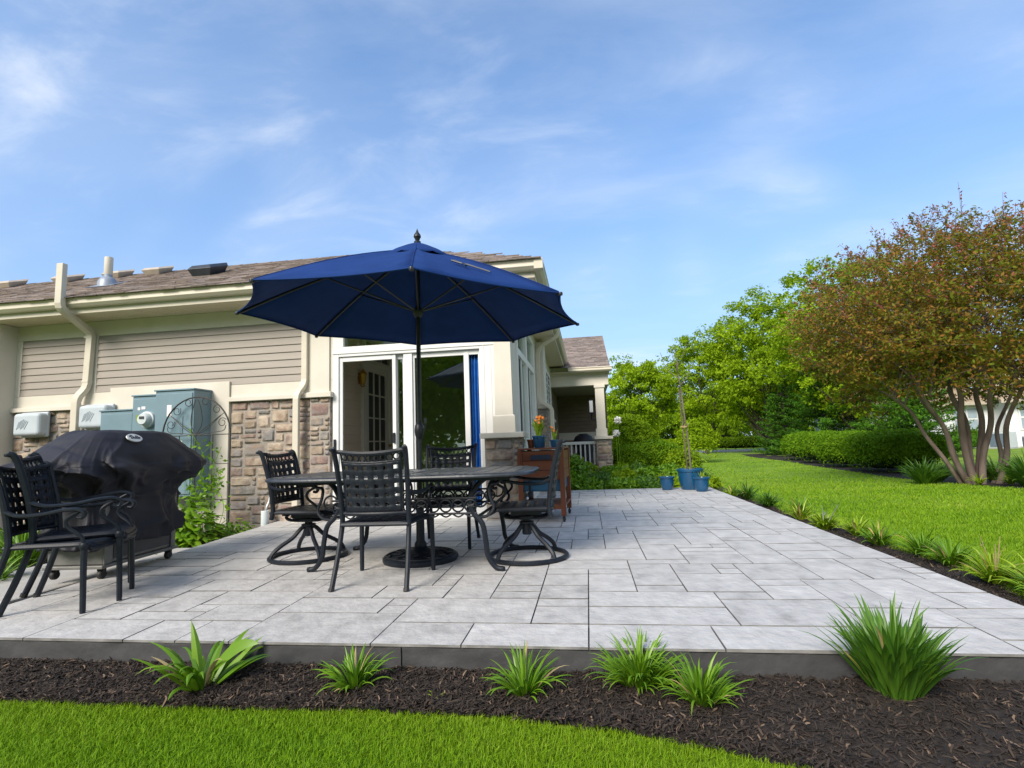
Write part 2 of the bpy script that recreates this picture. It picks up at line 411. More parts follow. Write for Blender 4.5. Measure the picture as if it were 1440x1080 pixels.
# mulch chips
def scatter_chips(name, P, seed, label):
    r = np.random.default_rng(seed); n = len(P)
    Ln = r.uniform(.012, .045, n) * r.choice([.7, 1, 1, 1.35], n); W = r.uniform(.003, .0085, n)
    a = r.uniform(0, 2 * PI, n); el = r.normal(0, .32, n)
    ax = np.stack([np.cos(a) * np.cos(el), np.sin(a) * np.cos(el), np.sin(el)], 1)
    bx_ = np.stack([-np.sin(a), np.cos(a), r.normal(0, .35, n)], 1); bx_ /= np.linalg.norm(bx_, axis=1)[:, None]
    up_ = np.cross(ax, bx_); bend = r.normal(0, .16, n)
    c = P
    h = Ln[:, None] / 2
    mid = c + up_ * (bend * Ln)[:, None] * .8 + bx_ * (r.normal(0, .12, n) * Ln)[:, None]
    V = np.stack([c - ax * h - bx_ * W[:, None] * .35, c - ax * h + bx_ * W[:, None] * .35, mid - bx_ * W[:, None] / 2, mid + bx_ * W[:, None] / 2, c + ax * h - bx_ * W[:, None] * .3, c + ax * h + bx_ * W[:, None] * .3], 1)
    b = np.arange(n)[:, None] * 6
    F = np.concatenate([b + np.array([[0, 2, 3, 1]]), b + np.array([[2, 4, 5, 3]])], 0)
    return tag(mesh_np(name, V, F, M_chip), label, 'mulch', kind='stuff')
r = np.random.default_rng(3)
P = []
for x, v, q in zip(r.uniform(-3.6, 2.3, 30000), r.uniform(0, 1, 30000), r.uniform(0, 1, 30000)):
    y0 = max(yb(x), 1.5) - .015; y = lerp(y0, 2.6, v)
    P.append((x, y, -.116 + .014 * nz(x, y, 9) + .010 * nz(x, y, 26) + .012 * q))
scatter_chips('mulch', np.array(P), 4, 'shredded brown mulch chips covering the front bed')
P = []
for t, v, q in zip(r.uniform(0, 1, 12000), r.uniform(0, 1, 12000), r.uniform(0, 1, 12000)):
    y = 2.0 + 8.6 * t ** 1.6; x = lerp(2.24, xr(y) + .02, v)
    P.append((x, y, zg(0, y) + .032 - .012 * v + .012 * q))
scatter_chips('mulch', np.array(P), 5, 'shredded mulch chips in the strip beside the patio')
P = []
for x, y, q in zip(r.uniform(-7, -3.95, 9000), r.uniform(2.8, 7, 9000), r.uniform(0, 1, 9000)):
    P.append((x, y, -.11 + .02 * nz(x, y, 3, 5) + .015 * q))
scatter_chips('mulch', np.array(P), 6, 'shredded mulch chips in the bed by the house')

# grass blades
def blades(name, P, h, wd, seed, label):
    r = np.random.default_rng(seed); n = len(P)
    a = r.uniform(0, 2 * PI, n); lean = np.abs(r.normal(.45, .35, n)).clip(0, 1.3); 
    H = h * r.uniform(.55, 1.15, n)
    d = np.stack([np.cos(a), np.sin(a), np.zeros(n)], 1); s = np.stack([-np.sin(a + r.normal(0, .6, n)), np.cos(a), np.zeros(n)], 1)
    W = (wd * r.uniform(.7, 1.3, n))[:, None]
    up_ = np.array([[0, 0, 1.]])
    m1 = P + up_ * (H * .55)[:, None] + d * (H * lean * .3)[:, None]
    tp = P + up_ * (H * (1 - .35 * lean))[:, None] + d * (H * lean * 1.0)[:, None]
    V = np.stack([P - s * W / 2, P + s * W / 2, m1 + s * W * .42, m1 - s * W * .42, tp + s * W * .06, tp - s * W * .06], 1)
    b = np.arange(n)[:, None] * 6
    F = np.concatenate([b + np.array([[0, 1, 2, 3]]), b + np.array([[3, 2, 4, 5]])], 0)
    return tag(mesh_np(name, V, F, M_blade), label, 'grass', kind='stuff')
n = 190000
X = r.uniform(-3.4, 1.9, n); T = r.uniform(0, 1, n)
YB = np.array([yb(x) for x in X]) + .02 * np.sin(X * 31) * np.sin(X * 13) + r.normal(0, .008, n)
Yb0 = 1.25
keep = YB > Yb0
Yv = Yb0 + (YB - Yb0) * T
P = np.stack([X, Yv, np.full(n, -.155)], 1)[keep]
blades('grass', P, .040, .0033, 11, 'short bright green lawn grass in front of the bed')
n = 420000
T = r.uniform(0, 1, n); Yv = 1 / (1 / 2.2 + (1 / 42.0 - 1 / 2.2) * T)
XR = np.array([xr(y) for y in Yv]) + .03 * np.sin(Yv * 17) + r.normal(0, .012, n)
X = XR + (Yv * 1.18 + .8 - XR) * r.uniform(0, 1, n)
ok = (Yv > 10.6) | (X > XR)
hx = np.interp(Yv, [p.y for p in hbp], [p.x - .85 * p.z * .62 for p in hbp])
ok &= X < hx + r.normal(0, .03, n)
X, Yv = X[ok], Yv[ok]
ZG = np.array([zg(0, y) for y in Yv])
P = np.stack([X, Yv, ZG - .006], 1)
k = np.clip(Yv / 3.2, 1, 9)
blades('grass', P, .042 * k ** .18, .0036 * k ** .9, 12, 'mown lawn grass to the right of the patio')

# ------------------------------------------------------------------ patio
def pack(nx, ny, sizes, rnd):
    occ = [[0] * nx for _ in range(ny)]; out = []
    for j in range(ny):
        for i in range(nx):
            if occ[j][i]: continue
            opts = sizes[:]; rnd.shuffle(opts)
            for (a, b) in opts + [(1, 1)]:
                if i + a <= nx and j + b <= ny and all(not occ[jj][ii] for jj in range(j, j + b) for ii in range(i, i + a)):
                    break
            for jj in range(j, j + b):
                for ii in range(i, i + a): occ[jj][ii] = 1
            out.append((i, j, a, b))
    return out
PX0, PX1, PY0, PY1, PY2 = -3.85, 2.24, 2.6, 7.08, 10.6
U = .152
rnd = random.Random(21)
mb = MB()
def warp(x, y):
    t = (-1.0 - x) / (-1.0 - PX0)
    return x - .11 * (min(y, 7.1) - PY0) * max(0, t)
nx, ny = round((PX1 - PX0) / U), round((PY2 - PY0) / U)
ux, uy = (PX1 - PX0) / nx, (PY2 - PY0) / ny
jy = round((PY1 - PY0) / uy); ix = math.ceil((-1.0 - PX0) / ux)
big = [(3, 2), (3, 2), (4, 2), (3, 3), (2, 2), (2, 2), (2, 3), (4, 3), (5, 2), (2, 1), (3, 2), (4, 2), (2, 4), (3, 1), (5, 3)]
for (i, j, a, b) in pack(nx, ny, big, rnd):
    x0, x1, y0, y1 = PX0 + i * ux, PX0 + (i + a) * ux, PY0 + j * uy, PY0 + (j + b) * uy
    if y0 > PY1 and x1 < -.98: continue
    if y1 > PY1 + .02 and x0 < -1.0:
        if y0 > PY1 - .1: 
            x0 = max(x0, -.97)
            if x0 > x1 - .05: continue
        else: y1 = PY1
    g, e = .0024, .0042; gy, ey = .0062, .0076
    o = []
    dz = rnd.uniform(-.0012, .0012); sx, sy = rnd.uniform(-.002, .002), rnd.uniform(-.002, .002)
    f0 = -.016 if j == 0 else 0
    lo = [(x0 + g, y0 + gy + f0), (x1 - g, y0 + gy + f0), (x1 - g, y1 - gy), (x0 + g, y1 - gy)]
    hi = [(x0 + e, y0 + ey + f0), (x1 - e, y0 + ey + f0), (x1 - e, y1 - ey), (x0 + e, y1 - ey)]
    vs2 = []
    for k_, q in enumerate(lo): vs2.append((warp(*q), q[1], -.012))
    for k_, q in enumerate(hi): vs2.append((warp(*q), q[1], dz + (sx if k_ in (1, 2) else -sx) * .5 + (sy if k_ > 1 else -sy) * .5))
    mb.add(vs2, [(4, 5, 6, 7), (0, 1, 5, 4), (1, 2, 6, 5), (2, 3, 7, 6), (3, 0, 4, 7)])
pat = mb.build('patio', M_tile, smooth=False); pat.data.materials.append(M_groove)
pat.data.polygons.foreach_set('material_index', [0 if i % 5 == 0 else 1 for i in range(len(pat.data.polygons))])
tag(pat, 'pale grey stamped concrete patio with ashlar joints', 'patio', kind='structure')
mb = MB()
mb.prism([(PX0 - .002, PY0 + .004, -.0125), (PX1 + .002, PY0 + .004, -.0125), (PX1 + .002, PY2 + .004, -.0125), (-1.0, PY2 + .004, -.0125), (-1.0, PY1, -.0125), (warp(PX0, PY1), PY1, -.0125)], (0, 0, -.02))
tag(mb.build('patio_joint', M_groove), 'dark recessed joints of the patio', 'patio', kind='structure')
mb = MB()
q0, q1 = -.0335, -.33
def edgewall(pts):
    mb2 = MB()
    ns_ = 200
    us = np.linspace(0, 1, ns_)
    def pt(u):
        tot = [0]
        for a, b in zip(pts, pts[1:]): tot.append(tot[-1] + math.hypot(b[0] - a[0], b[1] - a[1]))
        s = u * tot[-1]
        for k_ in range(len(pts) - 1):
            if s <= tot[k_ + 1] + 1e-9:
                t = (s - tot[k_]) / (tot[k_ + 1] - tot[k_]); a, b = pts[k_], pts[k_ + 1]
                return lerp(a[0], b[0], t), lerp(a[1], b[1], t)
        return pts[-1]
    return pt
# dark painted slab edge: front and sides, subtly uneven, with a saw-cut control joint
def slab_edge(x0, x1, y, name_label):
    m2 = MB()
    xs_ = [x for x in np.linspace(x0, x1, 240)]
    zs_ = [-.0095, -.016, -.03, -.06, -.09, -.12, -.2]
    def fn(x, z):
        dy = .006 * nz(x, z * 3, 7, 2) + .003 * nz(x, z, 30, 4)
        if z > -.012: dy += .002
        return (x, y + dy - .002, z)
    m2.grid(lambda x, z: fn(x, z), xs_, zs_[::-1])
    return m2
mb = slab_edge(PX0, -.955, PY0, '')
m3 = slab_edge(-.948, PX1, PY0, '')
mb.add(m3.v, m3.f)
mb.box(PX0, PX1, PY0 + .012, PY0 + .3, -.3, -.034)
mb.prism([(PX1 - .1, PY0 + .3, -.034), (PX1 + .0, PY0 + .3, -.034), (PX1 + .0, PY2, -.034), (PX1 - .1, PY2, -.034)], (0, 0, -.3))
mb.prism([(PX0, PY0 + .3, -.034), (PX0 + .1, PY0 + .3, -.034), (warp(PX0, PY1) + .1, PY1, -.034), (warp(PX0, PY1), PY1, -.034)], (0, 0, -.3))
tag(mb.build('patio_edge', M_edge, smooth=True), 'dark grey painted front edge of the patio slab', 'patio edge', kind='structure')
mb = MB(); mb.box(-5.25, -4.16, 3.35, 5.3, -.3, -.035)
tag(mb.build('pad', M_pad, bevel=.02), 'plain concrete pad under the covered grill', 'pad', kind='structure')
# ------------------------------------------------------------------ chairs
def back_surface(u, v, zs=0.0):
    z = .505 + .437 * v - .018 * (1 - u * u) * v
    y = -.215 - .035 * v - .045 * v * v - .035 * (1 - u * u)
    return Vector((u * (.205 + .012 * v), y, z + zs))
def stile_pts(s):
    return catmull([(s * .262, -.335, 0), (s * .252, -.262, .2), (s * .244, -.205, .40), (s * .242, -.205, .50), (s * .248, -.232, .68), (s * .256, -.285, .88), (s * .259, -.312, .945), (s * .260, -.338, .958)], 5)
def ring_pts(c, ux, uy, r, n=12):
    return [c + ux * (math.cos(2 * PI * k / n) * r) + uy * (math.sin(2 * PI * k / n) * r) for k in range(n)]

def chair_parts(root, swivel=False):
    # --- backrest: pierced lattice panel
    ncol, nrow = 6, 5
    us = [-1]; uh = set(); x = -1
    pit = 2 / ncol; hw = .42
    ul = [-1.0]
    for c in range(ncol):
        c0 = -1 + (c + .5) * pit
        ul += [c0 - pit * hw / 2, c0 + pit * hw / 2]; uh.add(len(ul) - 2)
    ul.append(1.0)
    vl = [0.0]; vh = set()
    for q in range(nrow):
        c0 = .07 + (q + .5) * (.74 / nrow)
        vl += [c0 - .148 * .22, c0 + .148 * .22]; vh.add(len(vl) - 2)
    vl += [.83]
    mb = MB()
    mb.grid(lambda u, v: back_surface(u, v), ul, vl, lambda i, j: i in uh and j in vh)
    # ornamental band of rings between two rails, above the lattice
    lat = mb.build('backrest', M_black, root, smooth=True, solid=.009, angle=60)
    mb = MB()
    for k in range(9):
        u = -.88 + k * .22
        c = back_surface(u, .905); dx = (back_surface(u + .01, .905) - back_surface(u - .01, .905)).normalized(); dz = (back_surface(u, .91) - back_surface(u, .90)).normalized()
        mb.tube(ring_pts(c, dx, dz, .021), .0048, 5, closed=True)
        if k < 8:
            c2 = back_surface(u + .11, .905)
            for sg in (-1, 1):
                mb.tube([c2 + dz * (.026 * sg) - dx * .012, c2 + dz * (.008 * sg), c2 + dz * (.026 * sg) + dx * .012], .0036, 4)
    mb.build('scroll_band', M_black, lat, smooth=True)
    # --- frame: stiles, top and bottom rails
    mb = MB()
    for s in (-1, 1):
        pts = stile_pts(s)
        if swivel: pts = [p for p in pts if p.z > .36]
        mb.tube(pts, lambda t: .0175 - .002 * abs(t - .4), 8, flat=1.15)
        mb.lathe([(0.001, -.012), (.016, -.008), (.018, 0), (.016, .008), (.001, .012)], 10, (s * .260, -.342, .952))
    for v, rr in ((.985, .017), (.835, .008), (-.01, .012)):
        pts = [back_surface(u, v) for u in np.linspace(-1, 1, 13)]
        if v > .9 or v < 0:
            st = min(stile_pts(-1), key=lambda p: abs(p.z - pts[0].z)); st2 = min(stile_pts(1), key=lambda p: abs(p.z - pts[-1].z))
            pts = [st] + pts + [st2]
        mb.tube(pts, rr, 6, flat=.8)
    for s in (-1, 1):
        mb.tube([back_surface(s, v) for v in np.linspace(-.01, .975, 9)], .0065, 5)
    mb.build('back_frame', M_black, root, smooth=True)
    # --- seat
    def seat(u, v):
        y = lerp(-.225, .275, v)
        hwid = lerp(.235, .268, v) * (1 - .05 * max(0, v - .85) / .15)
        z = .435 - .014 * math.sin(PI * v) * (1 - u * u) - (.03 * ((v - .9) / .1) ** 2 if v > .9 else 0)
        return Vector((u * hwid, y + (.018 * (1 - u * u) if v > .5 else 0), z))
    ul2 = [-1.0]; uh2 = set()
    for c in range(6):
        c0 = -.86 + (c + .5) * (1.72 / 6); ul2 += [c0 - .05, c0 + .05]; uh2.add(len(ul2) - 2)
    ul2.append(1.0)
    vl2 = [0.0]; vh2 = set()
    for c in range(5):
        c0 = .06 + (c + .5) * (.8 / 5); vl2 += [c0 - .033, c0 + .033]; vh2.add(len(vl2) - 2)
    vl2 += [.90, .95, 1.0]
    mb = MB(); mb.grid(seat, ul2, vl2, lambda i, j: i in uh2 and j in vh2)
    so_ = mb.build('seat', M_black, root, smooth=True, solid=.012, angle=60)
    mb = MB()
    rim = [seat(-1, v) for v in np.linspace(0, 1, 10)] + [seat(u, 1) for u in np.linspace(-.8, .8, 7)] + [seat(1, v) for v in np.linspace(1, 0, 10)] + [seat(u, 0) for u in np.linspace(.8, -.8, 7)]
    mb.tube([p - Vector((0, 0, .012)) for p in rim], .014, 6, closed=True)
    mb.build('seat_frame', M_black, root, smooth=True)
    # --- arms
    for s in (-1, 1):
        mb = MB()
        pts = catmull([(s * .247, -.225, .655), (s * .27, -.14, .628), (s * .295, .0, .632), (s * .305, .12, .652), (s * .302, .20, .655), (s * .298, .245, .632), (s * .296, .235, .602), (s * .296, .205, .604)], 5)
        mb.tube(pts, lambda t: .0135 if t < .8 else .0135 - .018 * (t - .8), 8, flat=1.25, up=(0, 0, 1) if False else None)
        pts = catmull([(s * .298, .215, .640), (s * .296, .150, .595), (s * .29, .150, .545), (s * .285, .225, .480), (s * .283, .245, .425)], 5)
        mb.tube(pts, .0115, 7)
        mb.build('arm', M_black, root, smooth=True)
    if not swivel:
        for s in (-1, 1):
            mb = MB()
            mb.tube([(s * .283, .245, .43), (s * .286, .25, .25), (s * .288, .258, .02), (s * .288, .258, 0)], lambda t: .0185 - .003 * t, 8)
            mb.lathe([(.001, -.022), (.024, -.02), (.027, -.008), (.027, .008), (.022, .018), (.001, .02)], 10, (s * .283, .245, .42))
            mb.build('leg', M_black, root, smooth=True)
        # rear legs are the lower run of the stiles: dark foot caps finish them
        for s in (-1, 1):
            mb = MB(); mb.tube([(s * .262, -.337, 0), (s * .261, -.330, .022)], .0195, 8, flat=1.15)
            mb.build('foot_cap', M_rubber, root, smooth=True)
    else:
        ring = MB(); ring.tube([(math.cos(a) * .325, math.sin(a) * .325, .019) for a in np.linspace(0, 2 * PI, 40, endpoint=False)], .019, 8, closed=True)
        ring.build('base_ring', M_black, root, smooth=True)
        for k in range(4):
            a = PI / 4 + k * PI / 2; c, s_ = math.cos(a), math.sin(a)
            mb = MB(); mb.tube(catmull([(c * .02, s_ * .02, .285), (c * .07, s_ * .07, .255), (c * .14, s_ * .14, .185), (c * .24, s_ * .24, .125), (c * .30, s_ * .30, .075), (c * .323, s_ * .323, .028)], 5), lambda t: .0185, 7)
            mb.build('base_leg', M_black, root, smooth=True)
        mb = MB(); mb.lathe([(.001, .19), (.036, .19), (.040, .20), (.040, .275), (.062, .282), (.062, .296), (.034, .30), (.034, .325), (.085, .332), (.085, .345), (.036, .35), (.036, .405), (.001, .405)], 20)
        mb.build('pedestal', M_black, root, smooth=True)
        mb = MB(); mb.box(-.15, .15, -.17, -.13, .385, .412); mb.box(-.15, .15, .13, .17, .385, .412); mb.box(-.06, .06, -.13, .13, .352, .40)
        for s in (-1, 1):
            mb.tube(catmull([(s * .05, -.16, .39), (s * .05, -.19, .36), (s * .05, -.14, .335), (s * .05, 0, .33), (s * .05, .14, .335), (s * .05, .19, .36), (s * .05, .16, .39)], 4), .014, 6)
        mb.build('rocker_spring', M_black, root, smooth=True, angle=30)
        mb = MB(); mb.tube([(0, .06, .345), (0, .15, .345)], .010, 8); mb.tube([(0, .15, .345), (0, .18, .345)], .026, 12)
        mb.build('tension_knob', M_black, root, smooth=True)

G1 = 'black cast metal patio chairs'
near = thing('patio_chair', 'black lattice-back armchair seen from behind at the near side of the table', 'chair', (-1.515, 3.83, .0005), R(1.5), G1)
chair_parts(near)
far = dup(near, (-1.42, 5.15, .0005), R(181), 'black lattice armchair facing the camera across the table, in front of the glass door')
ca = dup(near, (-3.56, 3.34, .0005), R(-52), 'empty armchair close before the covered grill, its seat and both arms in view', scale=(1.03, 1.03, 1.045))
cb = dup(near, (-3.50, 3.20, .0005), R(-72), 'armchair nested under another one and partly cut off by the left picture edge', scale=(1, 1, .975))
sw = thing('swivel_chair', 'black swivel rocker on a ring base at the stone wall end of the table', 'chair', (-2.55, 4.60, .0005), R(-90), 'black swivel rockers at the table ends')
chair_parts(sw, True)
sw2 = dup(sw, (-.545, 4.53, .0005), R(93), 'black swivel rocker on a ring base in front of the wooden cooler cart')

# ------------------------------------------------------------------ table
tb = thing('patio_table', 'long black cast metal patio table with scrolled legs under the navy umbrella', 'table', (-1.56, 4.47, .0005))
HX, HY = 1.13, .56
def table_outline(k=1.0, inset=0.0, n=72):
    out = []
    for i in range(n):
        a = 2 * PI * i / n
        c, s = math.cos(a), math.sin(a); e = 2 / 5.0
        x = (HX - inset) * math.copysign(abs(c) ** e, c); y = (HY - inset) * math.copysign(abs(s) ** e, s)
        y *= 1 + .07 * (1 - (x / HX) ** 2)
        out.append((x, y))
    return out
mb = MB()
rings = [(.030, .705), (.008, .708), (.0, .718), (.004, .730), (.018, .738), (.05, .741), (.062, .739), (.075, .741)]
V = []
for ins, z in rings: V += [(x, y, z) for x, y in table_outline(inset=ins)]
n_ = 72; Fq = []
for i in range(len(rings) - 1):
    for k in range(n_):
        l = (k + 1) % n_; Fq.append((i * n_ + k, i * n_ + l, (i + 1) * n_ + l, (i + 1) * n_ + k))
Fq.append(tuple((len(rings) - 1) * n_ + k for k in range(n_))); Fq.append(tuple(range(n_ - 1, -1, -1)))
mb.add(V, Fq)
top = mb.build('tabletop', M_tabletop, tb, smooth=True, angle=30)
mb = MB()       # raised woven pattern on the top
for i in range(17):
    x = -.96 + i * .12
    lim = .46 * (1 - .10 * (abs(x) / 1.0) ** 4)
    mb.box(x - .047, x + .047, -lim, lim, .7405, .7445)
mb.build('top_slat', M_tabletop, top, bevel=.003)
legx, legy = .69, .42
lx0 = .10     # legs' centre relative to the table origin
for sx in (-1, 1):
    for sy in (-1, 1):
        cx0 = lx0 + sx * legx; y0 = sy * legy
        mb = MB()
        mb.tube(catmull([(cx0 - sx * .02, y0 * .80, .705), (cx0 - sx * .10, y0 * .86, .64), (cx0 - sx * .155, y0 * .92, .53), (cx0 - sx * .13, y0 * .95, .43), (cx0 - sx * .06, y0 * .98, .35), (cx0 - sx * .035, y0, .22), (cx0 - sx * .02, y0, .11), (cx0 + sx * .03, y0, .035), (cx0 + sx * .075, y0, .018), (cx0 + sx * .09, y0, .022)], 5), lambda t: .022 - .003 * t, 8)
        mb.lathe([(.001, -.02), (.018, -.018), (.021, 0), (.017, .012), (.001, .018)], 10, (cx0 + sx * .088, y0, .020))
        lg = mb.build('leg', M_black, tb, smooth=True)
        mb = MB()
        mb.tube(catmull([(cx0 + sx * .10, y0 * .84, .70), (cx0 + sx * .06, y0 * .88, .655), (cx0 + sx * .0, y0 * .9, .64), (cx0 - sx * .0, y0 * .93, .56), (cx0 + sx * .03, y0 * .95, .47), (cx0 - sx * .02, y0 * .97, .41), (cx0 - sx * .08, y0 * .97, .40)], 5), .0125, 7)
        mb.tube(ring_pts(Vector((cx0 - sx * .075, y0 * .93, .53)), Vector((1, 0, 0)), Vector((0, .1, 1)).normalized(), .055, 16), .008, 5, closed=True)
        mb.build('leg_scroll', M_black, lg, smooth=True)
for sy in (-1, 1):     # ornamental stretcher band between the legs (long sides) with scallops
    mb = MB()
    y0 = sy * legy * .97
    for z in (.43, .545): mb.tube([(lx0 - legx + .1, y0, z), (lx0 + legx - .1, y0, z)], .009, 6)
    for k in range(12):
        x = lx0 - legx + .15 + k * (2 * legx - .3) / 11
        mb.tube(ring_pts(Vector((x, y0, .488)), Vector((1, 0, 0)), Vector((0, 0, 1)), .046, 14), .0075, 5, closed=True)
        mb.tube(catmull([(x - .05, y0, .43), (x, y0, .405), (x + .05, y0, .43)], 4), .007, 5)
        mb.tube([(x - .03, y0, .50), (x + .03, y0, .478)], .007, 5)
        mb.tube([(x - .03, y0, .478), (x + .03, y0, .50)], .007, 5)
    mb.build('scroll_band', M_black, tb, smooth=True)
mb = MB()
for sx in (-1, 1): mb.tube([(lx0 + sx * (legx - .1), -legy, .40), (lx0 + sx * (legx - .1), legy, .40)], .012, 6)
mb.tube([(-.95, -.36, .70), (-.95, .36, .70)], .012, 6); mb.tube([(.95, -.36, .70), (.95, .36, .70)], .012, 6)
mb.box(-.95, .95, -.39, -.36, .675, .706); mb.box(-.95, .95, .36, .39, .675, .706)
mb.build('apron', M_black, tb, smooth=True, angle=30)
mb = MB(); mb.lathe([(.024, .742), (.05, .742), (.05, .749), (.043, .755), (.026, .757), (.024, .742)], 20, (.105, -.005, 0))
mb.build('umbrella_collar', M_metalgrey, tb, smooth=True)

# ------------------------------------------------------------------ umbrella and its base
ub = thing('umbrella_base', 'round black cast iron umbrella base with raised relief under the table', 'umbrella base', (-1.455, 4.465, .0005))
mb = MB(); mb.lathe([(.001, 0), (.312, 0), (.318, .012), (.318, .034), (.305, .046), (.27, .05), (.20, .062), (.12, .078), (.072, .095), (.05, .115), (.045, .12), (.001, .12)], 56)
disc = mb.build('base_disc', M_black, ub, smooth=True, angle=28)
mb = MB()
for k in range(12):
    a = 2 * PI * k / 12; c, s = math.cos(a), math.sin(a)
    mb.tube(catmull([(c * .12, s * .12, .082), (math.cos(a + .2) * .18, math.sin(a + .2) * .18, .072), (math.cos(a - .06) * .235, math.sin(a - .06) * .235, .063), (math.cos(a + .12) * .27, math.sin(a + .12) * .27, .056)], 4), .007, 5)
mb.tube([(math.cos(a) * .285, math.sin(a) * .285, .05) for a in np.linspace(0, 2 * PI, 48, endpoint=False)], .007, 5, closed=True)
mb.build('relief', M_black, disc, smooth=True)
mb = MB(); mb.lathe([(.026, .115), (.052, .118), (.05, .14), (.036, .16), (.034, .42), (.036, .44), (.030, .45), (.026, .45)], 20)
mb.build('base_tube', M_black, ub, smooth=True)
um = thing('patio_umbrella', 'large navy blue market umbrella with eight ribs open above the table', 'umbrella', (-1.455, 4.465, .0005))
AP = Vector((.018, -.005, 2.735)); C0 = Vector((.010, -.06, 2.085)); RR = 1.475; ROT = -.302
def tip(k):
    t = ROT + k * PI / 4
    x, y = -math.sin(t) * RR, -math.cos(t) * RR
    return Vector((C0.x + x, C0.y + y, C0.z - .039 * x + .020 * y))
mb = MB(); mb.tube([(0, 0, .12), (.018, -.005, 2.73)], .0195, 14); mb.build('pole', M_pole, um, smooth=True)
mb = MB()
nv, nu = 12, 9
for k in range(8):
    a, b = tip(k), tip(k + 1)
    def fn(u, v):
        e = a.lerp(b, u)
        sag = 4 * u * (1 - u)
        mid = (a + b) / 2; inw = (AP - mid); inw.z = 0; inw.normalize()
        p = AP.lerp(e, v)
        p = p + Vector((0, 0, .045 * math.sin(PI * v))) * (1 - .25 * sag) - Vector((0, 0, .012 * sag * v * (1 - v) * 4)) + inw * (.055 * sag * v * v)
        p.z += .004 * nz(p.x, p.y, 5, 3) * v
        return p
    mb.grid(fn, np.linspace(0, 1, nu), np.linspace(.0, 1, nv))
can = mb.build('canopy', M_canvas, um, smooth=True, solid=.0025, angle=12)
mb = MB()      # hem roll along the rim
for k in range(8):
    a, b = tip(k), tip(k + 1); mid = (a + b) / 2; inw = (AP - mid); inw.z = 0; inw.normalize()
    mb.tube([a.lerp(b, u) + inw * (.055 * 4 * u * (1 - u)) - Vector((0, 0, .004)) for u in np.linspace(0, 1, 12)], .0065, 5)
mb.build('hem', M_canvas, can, smooth=True)
mb = MB()
for k in range(8): mb.tube([AP.lerp(tip(k), v) + Vector((0, 0, .045 * math.sin(PI * v) + .002)) for v in np.linspace(.05, .99, 14)], .0045, 5)
mb.build('seam', M_canvas, can, smooth=True)
mb = MB()      # scalloped vent cap
nA = 96
prof = [(.0, .045), (.12, .030), (.24, .005), (.36, -.035)]
def capf(u, v):
    i = min(int(v * 3), 2); t = v * 3 - i
    r_ = lerp(prof[i][0], prof[i + 1][0], t); z = lerp(prof[i][1], prof[i + 1][1], t)
    a = 2 * PI * u; kk = (u * 8 - ROT / (PI / 4) * 0) % 1
    sc = abs(math.sin(PI * (u * 16)))
    r_ *= 1 - .05 * (1 - abs(2 * ((u * 8) % 1) - 1))
    if v > .95: z -= .014 * sc
    sl = .45 * r_ 
    return Vector((AP.x + math.sin(a + ROT + PI) * r_, AP.y + math.cos(a + ROT + PI) * r_, AP.z + .02 + z - r_ * .34))
mb.grid(capf, np.linspace(0, 1, nA + 1), np.linspace(.02, 1, 10))
mb.build('vent', M_canvas, can, smooth=True, solid=.003)
mb = MB()
def onpan(u, v): return AP.lerp(tip(0).lerp(tip(-1), u), v) + Vector((0, 0, .045 * math.sin(PI * v) * .8 + .004))
mb.tube(catmull([onpan(.42, .62), onpan(.50, .67), onpan(.55, .66), onpan(.68, .78)], 5), .007, 5); mb.tube(catmull([onpan(.47, .60), onpan(.51, .66), onpan(.50, .72)], 4), .009, 5)
mb.build('tie_strap', M_navylabel, can, smooth=True)
hubr = Vector((.013, -.003, 2.15))
for k in range(8):
    t = tip(k); mb = MB()
    pts = [AP.lerp(t, v) + Vector((0, 0, .045 * math.sin(PI * v) - .018)) for v in np.linspace(.03, 1.0, 8)]
    mb.tube(pts, .0085, 6)
    mb.lathe([(.001, -.014), (.015, -.010), (.017, 0), (.015, .012), (.001, .016)], 10, tuple(t + Vector((0, 0, -.012))))
    rb = mb.build('rib', M_pole, um, smooth=True)
    mb = MB(); mid = AP.lerp(t, .52) + Vector((0, 0, .022)); mb.tube([hubr + (mid - hubr).normalized() * .03, mid], .0075, 6)
    mb.build('strut', M_pole, rb, smooth=True)
mb = MB(); mb.lathe([(.001, -.045), (.026, -.045), (.034, -.03), (.045, -.012), (.046, .014), (.03, .03), (.024, .05), (.001, .05)], 18, tuple(hubr)); mb.build('runner_hub', M_pole, um, smooth=True)
mb = MB(); mb.lathe([(.001, -.06), (.032, -.05), (.04, .0), (.03, .03), (.001, .03)], 16, tuple(AP + Vector((0, 0, -.02)))); mb.build('crown_hub', M_pole, um, smooth=True)
mb = MB(); mb.lathe([(.001, .0), (.030, .0), (.032, .016), (.018, .026), (.024, .045), (.034, .062), (.030, .082), (.014, .105), (.007, .125), (.001, .142)], 18, tuple(AP + Vector((0, 0, .052)))); mb.build('finial', M_pole, um, smooth=True)
mb = MB(); mb.lathe([(.001, -.085), (.022, -.08), (.036, -.05), (.042, -.01), (.036, .04), (.024, .06), (.001, .065)], 16, (.007, -.006, 1.10)); cr = mb.build('crank_housing', M_pole, um, smooth=True)
mb = MB(); mb.tube([(.04, -.02, 1.10), (.068, -.03, 1.10), (.07, -.03, 1.16)], .008, 6); mb.tube([(.07, -.03, 1.155), (.07, -.03, 1.20)], .013, 8); mb.build('crank_handle', M_pole, cr, smooth=True)

# ------------------------------------------------------------------ covered grill
gr = thing('covered_grill', 'gas grill on a steel cart hidden under a wrinkled black cover', 'grill', (-4.12, 4.20, .0005), R(94))
